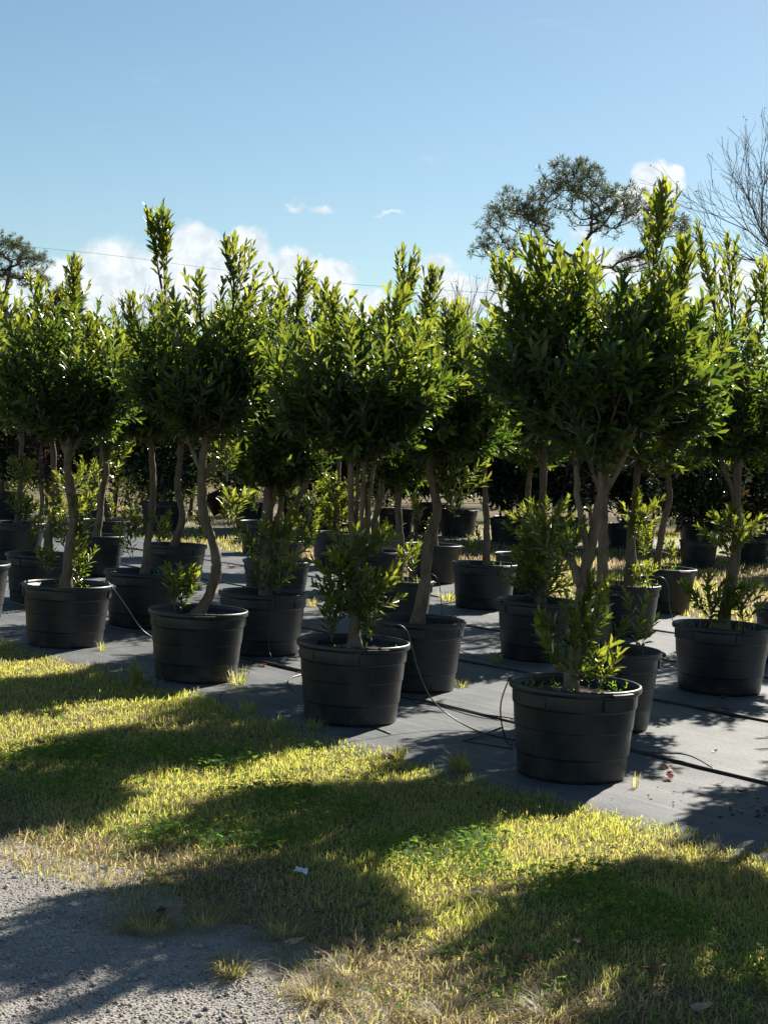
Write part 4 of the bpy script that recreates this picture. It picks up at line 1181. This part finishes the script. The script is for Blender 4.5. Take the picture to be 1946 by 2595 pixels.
# leaf litter caught along the seams
n = 900
t = rng.uniform(-12, 6, n); nsel = rng.choice([6.735, 8.36, 10.09], n); off = rng.normal(0, .045, n)
x = EX * t + NX * (nsel + off); y = EY * t + NY * (nsel + off)
a = rng.uniform(0, 6.283, n); d = np.stack([np.cos(a), np.sin(a), rng.normal(0, .2, n)], 1); up = unit(np.stack([rng.normal(0, .4, n), rng.normal(0, .4, n), np.ones(n)], 1))
clus = fbm(t, nsel, 1.3) > .5
P = np.stack([x, y, rng.uniform(.008, .022, n)], 1)[clus]
me = crown_mesh('litter', 'purple', P, d[clus], up[clus], rng.uniform(.02, .06, n)[clus], rng.uniform(.01, .025, n)[clus], rng.random(n)[clus], rng, simple=True)
me.materials.clear(); me.materials.append(MAT['fallen_brown'])
tag(mobj('seam_litter', me, kind='stuff'), 'brown leaf litter caught along the mat seams', 'leaf litter')

# ------------------------------------------------------------------ background shrubs and trees
def cloud_leaves(lobes, n, L, Wr, rng, surf=.45):
    vol = np.array([l[3] * l[4] * l[5] for l in lobes]) ** .8; vol /= vol.sum()
    k = rng.choice(len(lobes), n, p=vol); lb = np.array(lobes)[k]
    v = unit(rng.normal(0, 1, (n, 3))); r = rng.uniform(.15, 1, n) ** surf
    lump = 1 + .14 * np.sin(v[:, 0] * 6 + k) * np.sin(v[:, 1] * 5 + 2 * k) + .10 * np.sin(v[:, 2] * 8 + k)
    P = lb[:, :3] + v * lb[:, 3:6] * (r * lump)[:, None]
    D = unit(v * .6 + np.array([0, 0, .45]) + rng.normal(0, .5, (n, 3)))
    N = unit(rng.normal(0, .7, (n, 3)) + np.array([0, 0, .9]))
    Ls = L * rng.uniform(.65, 1.25, n)
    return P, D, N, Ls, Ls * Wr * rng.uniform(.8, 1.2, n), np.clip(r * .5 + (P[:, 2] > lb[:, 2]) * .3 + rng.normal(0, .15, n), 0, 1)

def bush(name, label, cat, pos, lobes, n, L, Wr, mat, seed, trunk=True, pot=0, group=None, leafname='crown', trunkname='trunk'):
    root = thing(name, label, cat, (pos[0], pos[1], 0), 0, group)
    g = np.random.default_rng(seed)
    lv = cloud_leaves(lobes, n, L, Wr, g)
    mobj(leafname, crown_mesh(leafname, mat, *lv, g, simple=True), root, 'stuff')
    if trunk:
        top = max(l[2] for l in lobes)
        path = [np.array(p) for p in straight(0, 0, .3 if pot else 0, g.uniform(-.05, .05), top * .75, .06, seed)]
        gg = trunk_geo([(path, .045, .025)], g)
        att = lv[0][g.choice(n, 60, replace=False)]
        P0, P1, R0, R1 = skeleton([list(smooth_path(path, 5))], att, .2, .006, seed=seed)
        V, T = frusta(P0, P1, R0, R1, 4); gg.add(V, T)
        mobj(trunkname, gg.mesh(trunkname, 'bark'), root)
    if pot: add_pot(root, pot, seed * .7, .52, full=False)
    return root

def copy_bush(src, pos, rz, sc, label, group=None):
    c = copy_tree(src, pos, rz, label, None, sc, group)
    return c

MG = 'dark magnolias in the far row'
mag = []
for k in range(3):
    g = np.random.default_rng(300 + k)
    lobes = [(0, 0, 1.75, .85, .8, 1.15), (g.uniform(-.3, .3), g.uniform(-.2, .2), 2.9, .55, .55, .75)] + [(g.uniform(-.5, .5), g.uniform(-.5, .5), g.uniform(1.1, 2.4), .5, .5, .5) for i in range(4)]
    mag.append(lobes)
mroots = []
xs = [-2.6, -1.2, .25, 1.5, 2.5, 3.7, 4.95, 6.2, 7.5, 8.8, 10.2]
LM = 'dark glossy potted magnolia in the far row behind the grass'
for i, xx in enumerate(xs):
    yy = 30.2 + (.5 if i % 2 else 0) - .35 * max(0, xx - 3) * .6
    if i < 3:
        r = bush('potted_magnolia', LM, 'magnolia', (xx, yy), mag[i], 6200, .15, .42, 'magnolia', 310 + i, True, .74, MG)
        mroots.append(r)
    else:
        copy_bush(mroots[i % 3], (xx, yy), 1.3 * i, .92 + .05 * (i % 4), LM, MG)
for i, (xx, yy) in enumerate([(5.15, 24.9), (6.4, 26.6), (4.6, 29.3), (2.35, 28.9), (3.3, 28.6), (7.6, 25.3), (-4.1, 28.2), (-5.6, 29.3), (-7.1, 28.4), (-8.7, 29.2), (-10.2, 28.6), (-.9, 31.8), (1.0, 31.6)]):
    copy_bush(mroots[(i + 1) % 3], (xx, yy), 2.1 * i, .86 + .03 * i, 'dark glossy potted magnolia standing forward of the far row', 'dark magnolias forward of the far row')

SG = 'leafy shrubs at the far left of the block'
sr = []
LS = 'loose green shrub with small sparkling leaves beyond the far mat'
for i, (xx, yy) in enumerate([(-9.6, 31.5), (-8.2, 32.4), (-6.9, 31.3), (-5.7, 32.2), (-4.6, 31.0), (-3.5, 33.2), (-7.6, 35), (-5.1, 35.4), (-2.2, 36), (-10.8, 33.5), (-.4, 36.6), (1.6, 37), (-11.5, 36), (-9.2, 36.6), (-6.4, 38), (-3.7, 38.3), (-.9, 39), (3.2, 38.6), (5.2, 38.2), (7.2, 37.4), (9.0, 36.5), (-12.8, 33), (-8.4, 39), (0.7, 34.6), (-1.3, 34.0)]):
    if i < 3:
        g = np.random.default_rng(400 + i)
        lobes = [(g.uniform(-.4, .4), g.uniform(-.4, .4), g.uniform(.7, 2.3), g.uniform(.45, .8), g.uniform(.45, .8), g.uniform(.5, .8)) for k in range(7)]
        sr.append(bush('garden_shrub', LS, 'shrub', (xx, yy), lobes, 5200, .085, .5, 'shrub', 410 + i, True, 0, SG, 'foliage', 'stem'))
    else:
        copy_bush(sr[i % 3], (xx, yy), 1.1 * i, 1.0 + .08 * (i % 4), LS, SG)
g = np.random.default_rng(5)
bush('purple_shrub', 'dull purple leaved shrub with twiggy stems beyond the far mat', 'shrub', (-6.2, 27.6), [(0, 0, 1.3, .55, .5, .6), (.2, .1, 2.0, .4, .4, .6), (-.3, 0, 1.9, .35, .4, .5)], 2600, .07, .5, 'purple', 77, True, 0, None, 'foliage', 'stem')
bush('red_tipped_shrub', 'green shrub with coppery leaves between the tilted pots and grass', 'shrub', (-4.3, 34.0), [(0, 0, 1.2, .5, .5, .7), (.3, 0, 1.9, .4, .4, .5)], 1500, .08, .5, 'purple', 78, True, 0, None, 'foliage', 'stem')

def empty_pot(pos, D, tilt, label, rz=0.0):
    root = thing('nursery_pot', label, 'pot', (pos[0], pos[1], 0), rz)
    pot = add_pot(root, D, .4, .5, full=False)
    for ch in list(root.children):
        if ch.name.startswith('soil'): bpy.data.objects.remove(ch)
    for ch in list(root.children):
        m = Matrix.Translation((0, 0, .30 * abs(math.sin(tilt)))) @ Matrix.Rotation(tilt, 4, 'Y')
        ch.matrix_local = m @ ch.matrix_local
    return root
empty_pot((-2.10, 35.0), .74, .10, 'black pot leaning slightly on the far lawn')
empty_pot((-3.55, 34.2), .78, -.50, 'black pot tipped over on the far lawn')

# pines, bare trees
def needles(tips, dirs, L, n, rng):
    m = len(tips)
    P = np.repeat(tips, n, 0); D = unit(np.repeat(dirs, n, 0) * .55 + rng.normal(0, .75, (m * n, 3)))
    l = L * rng.uniform(.6, 1.15, m * n)
    return P + D * .02, D, unit(rng.normal(0, 1, (m * n, 3))), l, np.full(m * n, .030) * (L / .28), rng.random(m * n)

def pine(name, label, pos, trunk, r0, lobes, ntuft, seed, L=.30, nn=22, tip_r=.017, up=.9):
    root = thing(name, label, 'pine', (pos[0], pos[1], 0))
    g = np.random.default_rng(seed)
    vol = np.array([l[3] * l[4] * l[5] for l in lobes]) ** .75; vol /= vol.sum()
    k = g.choice(len(lobes), ntuft, p=vol); lb = np.array(lobes)[k]
    v = unit(g.normal(0, 1, (ntuft, 3))); v[:, 2] = np.where(v[:, 2] < -.5, -v[:, 2] * .5, v[:, 2])
    r = g.uniform(.25, 1, ntuft) ** .5
    A = lb[:, :3] + v * lb[:, 3:6] * r[:, None]
    path = smooth_path(trunk, 6)
    gg = Geo(); t = np.linspace(0, 1, len(path))
    gg.tube(path, r0 * (1 - .68 * t), 9, True, .05, g)
    P0, P1, R0, R1 = skeleton([list(path)], A, .35, tip_r, up=up, expo=.40, seed=seed, wob=.28)
    V, T = frusta(P0, P1, R0, R1, 5); gg.add(V, T)
    mobj('trunk', gg.mesh('trunk', 'pine_bark'), root)
    lv = needles(A, unit(v + np.array([0, 0, .9])), L, nn, g)
    mobj('crown', crown_mesh('crown', 'pine', *lv, g, simple=True), root, 'stuff')
    return root
pine('pine_tree', 'large open pine with spreading limbs and tufted needles against the sky', (7.6, 60),
     [(0, 0, 0), (.15, 0, 3), (0, 0, 6), (-.25, 0, 8.0), (-.7, 0, 9.5)], .22,
     [(-1.0, 0, 11.6, 1.8, 1.6, 1.8), (-3.0, 0, 10.7, 1.5, 1.3, 1.4), (1.3, 0, 11.0, 1.6, 1.4, 1.5), (2.9, 0, 10.4, 1.0, 1.0, 1.3), (2.0, 0, 9.3, 1.2, 1.1, .8),
      (-3.8, 0, 9.6, 1.0, .8, .6), (-.6, 0, 12.7, 1.0, .9, .6)], 800, 501, .27, 19, .0105, 1.7)
pine('pine_tree', 'dense rounded pine rising behind the yellow green crowns', (-27.8, 110),
     [(0, 0, 0), (.1, 0, 6), (.0, 0, 11), (.3, 0, 13.5)], .30,
     [(.0, 0, 14.6, 2.0, 1.6, 1.5), (1.7, 0, 13.8, 1.6, 1.4, 1.2), (-2.0, 0, 13.6, 1.8, 1.4, 1.3), (1.9, 0, 12.5, 1.4, 1.0, .9), (-.5, 0, 12.6, 1.6, 1.2, .9)], 520, 502, .36, 18, .018)
pine('pine_tree', 'small low pine beside the dense rounded pine', (-23.8, 112),
     [(0, 0, 0), (0, 0, 5), (.1, 0, 11)], .2, [(0, 0, 11.2, 1.3, 1.2, 1.3), (-.5, 0, 10.2, 1.5, 1.3, .8)], 260, 503, .42, 26, .02)

def bare_tree(label, pos, h, r0, seed, depth=6, spread=.42, fork=.30, leaves=0):
    """leafless tree: limbs fork again and again into fine rising twigs"""
    root = thing('bare_tree', label, 'bare tree', (pos[0], pos[1], 0))
    g = np.random.default_rng(seed)
    seg = []; tips = []
    def grow(p, d, ln, r, k):
        n = 3
        for i in range(n):
            q = p + d * (ln / n)
            seg.append((p, q, r * (1 - .12 * i), r * (1 - .12 * (i + 1))))
            p = q
            d = unit(d + g.normal(0, .07, 3) + np.array([0, 0, .05]))
            if k > 1 and i < n - 1 and g.random() < .6:
                side = unit(np.cross(d, g.normal(0, 1, 3)))
                grow(p, unit(d + side * g.uniform(.5, .95)), ln * g.uniform(.45, .7), r * .5, k - 2)
        if k <= 0:
            tips.append(p); return
        for j in range(2 if g.random() < .75 else 3):
            side = unit(np.cross(d, g.normal(0, 1, 3)))
            grow(p, unit(d + side * g.uniform(spread * .5, spread * 1.3)), ln * g.uniform(.68, .88), r * g.uniform(.58, .72), k - 1)
    tr = h * fork
    path = smooth_path(straight(0, 0, 0, g.uniform(-.15, .15), tr, .08, seed), 6)
    gg = Geo(); t = np.linspace(0, 1, len(path)); gg.tube(path, r0 * (1 - .3 * t), 8, True, .04, g)
    for j in range(4):
        a = j * 1.7 + g.uniform(0, .6)
        grow(path[-1 - j], unit(np.array([math.cos(a) * spread, math.sin(a) * spread, 1.0])), h * .17, r0 * .55, depth)
    Z = np.array([q[1] for q in seg]); top = Z[:, 2].max(); f = (h - tr) / (top - tr)
    def sq(p): return np.array([p[0], p[1], tr + (p[2] - tr) * f]) if p[2] > tr else p
    P0 = np.array([sq(q[0]) for q in seg]); P1 = np.array([sq(q[1]) for q in seg])
    V, T = frusta(P0, P1, np.maximum([q[2] for q in seg], .0055), np.maximum([q[3] for q in seg], .005), 3); gg.add(V, T)
    mobj('trunk', gg.mesh('trunk', 'bare_bark'), root)
    if leaves:
        A = np.array([sq(p) for p in tips])
        q = A[g.choice(len(A), leaves)] + g.normal(0, .06, (leaves, 3))
        mobj('withered_leaves', crown_mesh('withered_leaves', 'purple', q, unit(g.normal(0, 1, (leaves, 3))), unit(g.normal(0, 1, (leaves, 3))), np.full(leaves, .09), np.full(leaves, .05), g.random(leaves), g, simple=True), root, 'stuff')
    return root
bare_tree('tall leafless tree with fine drooping twigs beyond the widest pot tree', (15.7, 55), 14.4, .17, 601, 6, .40, .40, 260)
BG = 'small leafless trees on the skyline'
for i, (xx, zz) in enumerate([(2.7, 8.9), (1.75, 8.0), (-9.6, 8.2), (-5.5, 8.5), (-10.6, 7.8), (.3, 7.8), (-4.2, 8.1), (5.0, 7.6), (-7.2, 7.4)]):
    bare_tree('small leafless tree with fine twigs on the skyline', (xx, 60 + i), zz, .08, 610 + i, 4, .36, .35, 40 if i < 2 else 0)['group'] = BG

# far wood closing the view
n = 24000
x = rng.uniform(-60, 60, n); dpt = rng.uniform(0, 6, n)
top = 4.6 + 2.2 * (fbm(x, dpt * 0 + 1, .14) - .5) * 2 + 1.0 * (vnoise(x, dpt * 0 + 7, .7) - .5)
z = top * rng.random(n) ** .7
P = np.stack([x, 78 + dpt, z], 1)
Lw = rng.uniform(.35, .7, n)
me = crown_mesh('far_wood', 'wood', P, unit(rng.normal(0, 1, (n, 3)) + np.array([0, 0, .4])), unit(rng.normal(0, 1, (n, 3))), Lw, Lw * .6, rng.random(n), rng, simple=True)
tag(mobj('far_wood', me, kind='stuff'), 'low distant wood closing the view behind the nursery', 'wood')

pw = [(-40, 62, 10.6), (-26, 55, 8.9), (-10.2, 45, 7.1), (-5.5, 42, 6.45), (-1.5, 39.5, 5.9), (8, 34, 5.2)]
tube_thing('power_cable', pw, .0036, 'thin overhead power cable slanting down across the clouds', 'cable', 'steel')
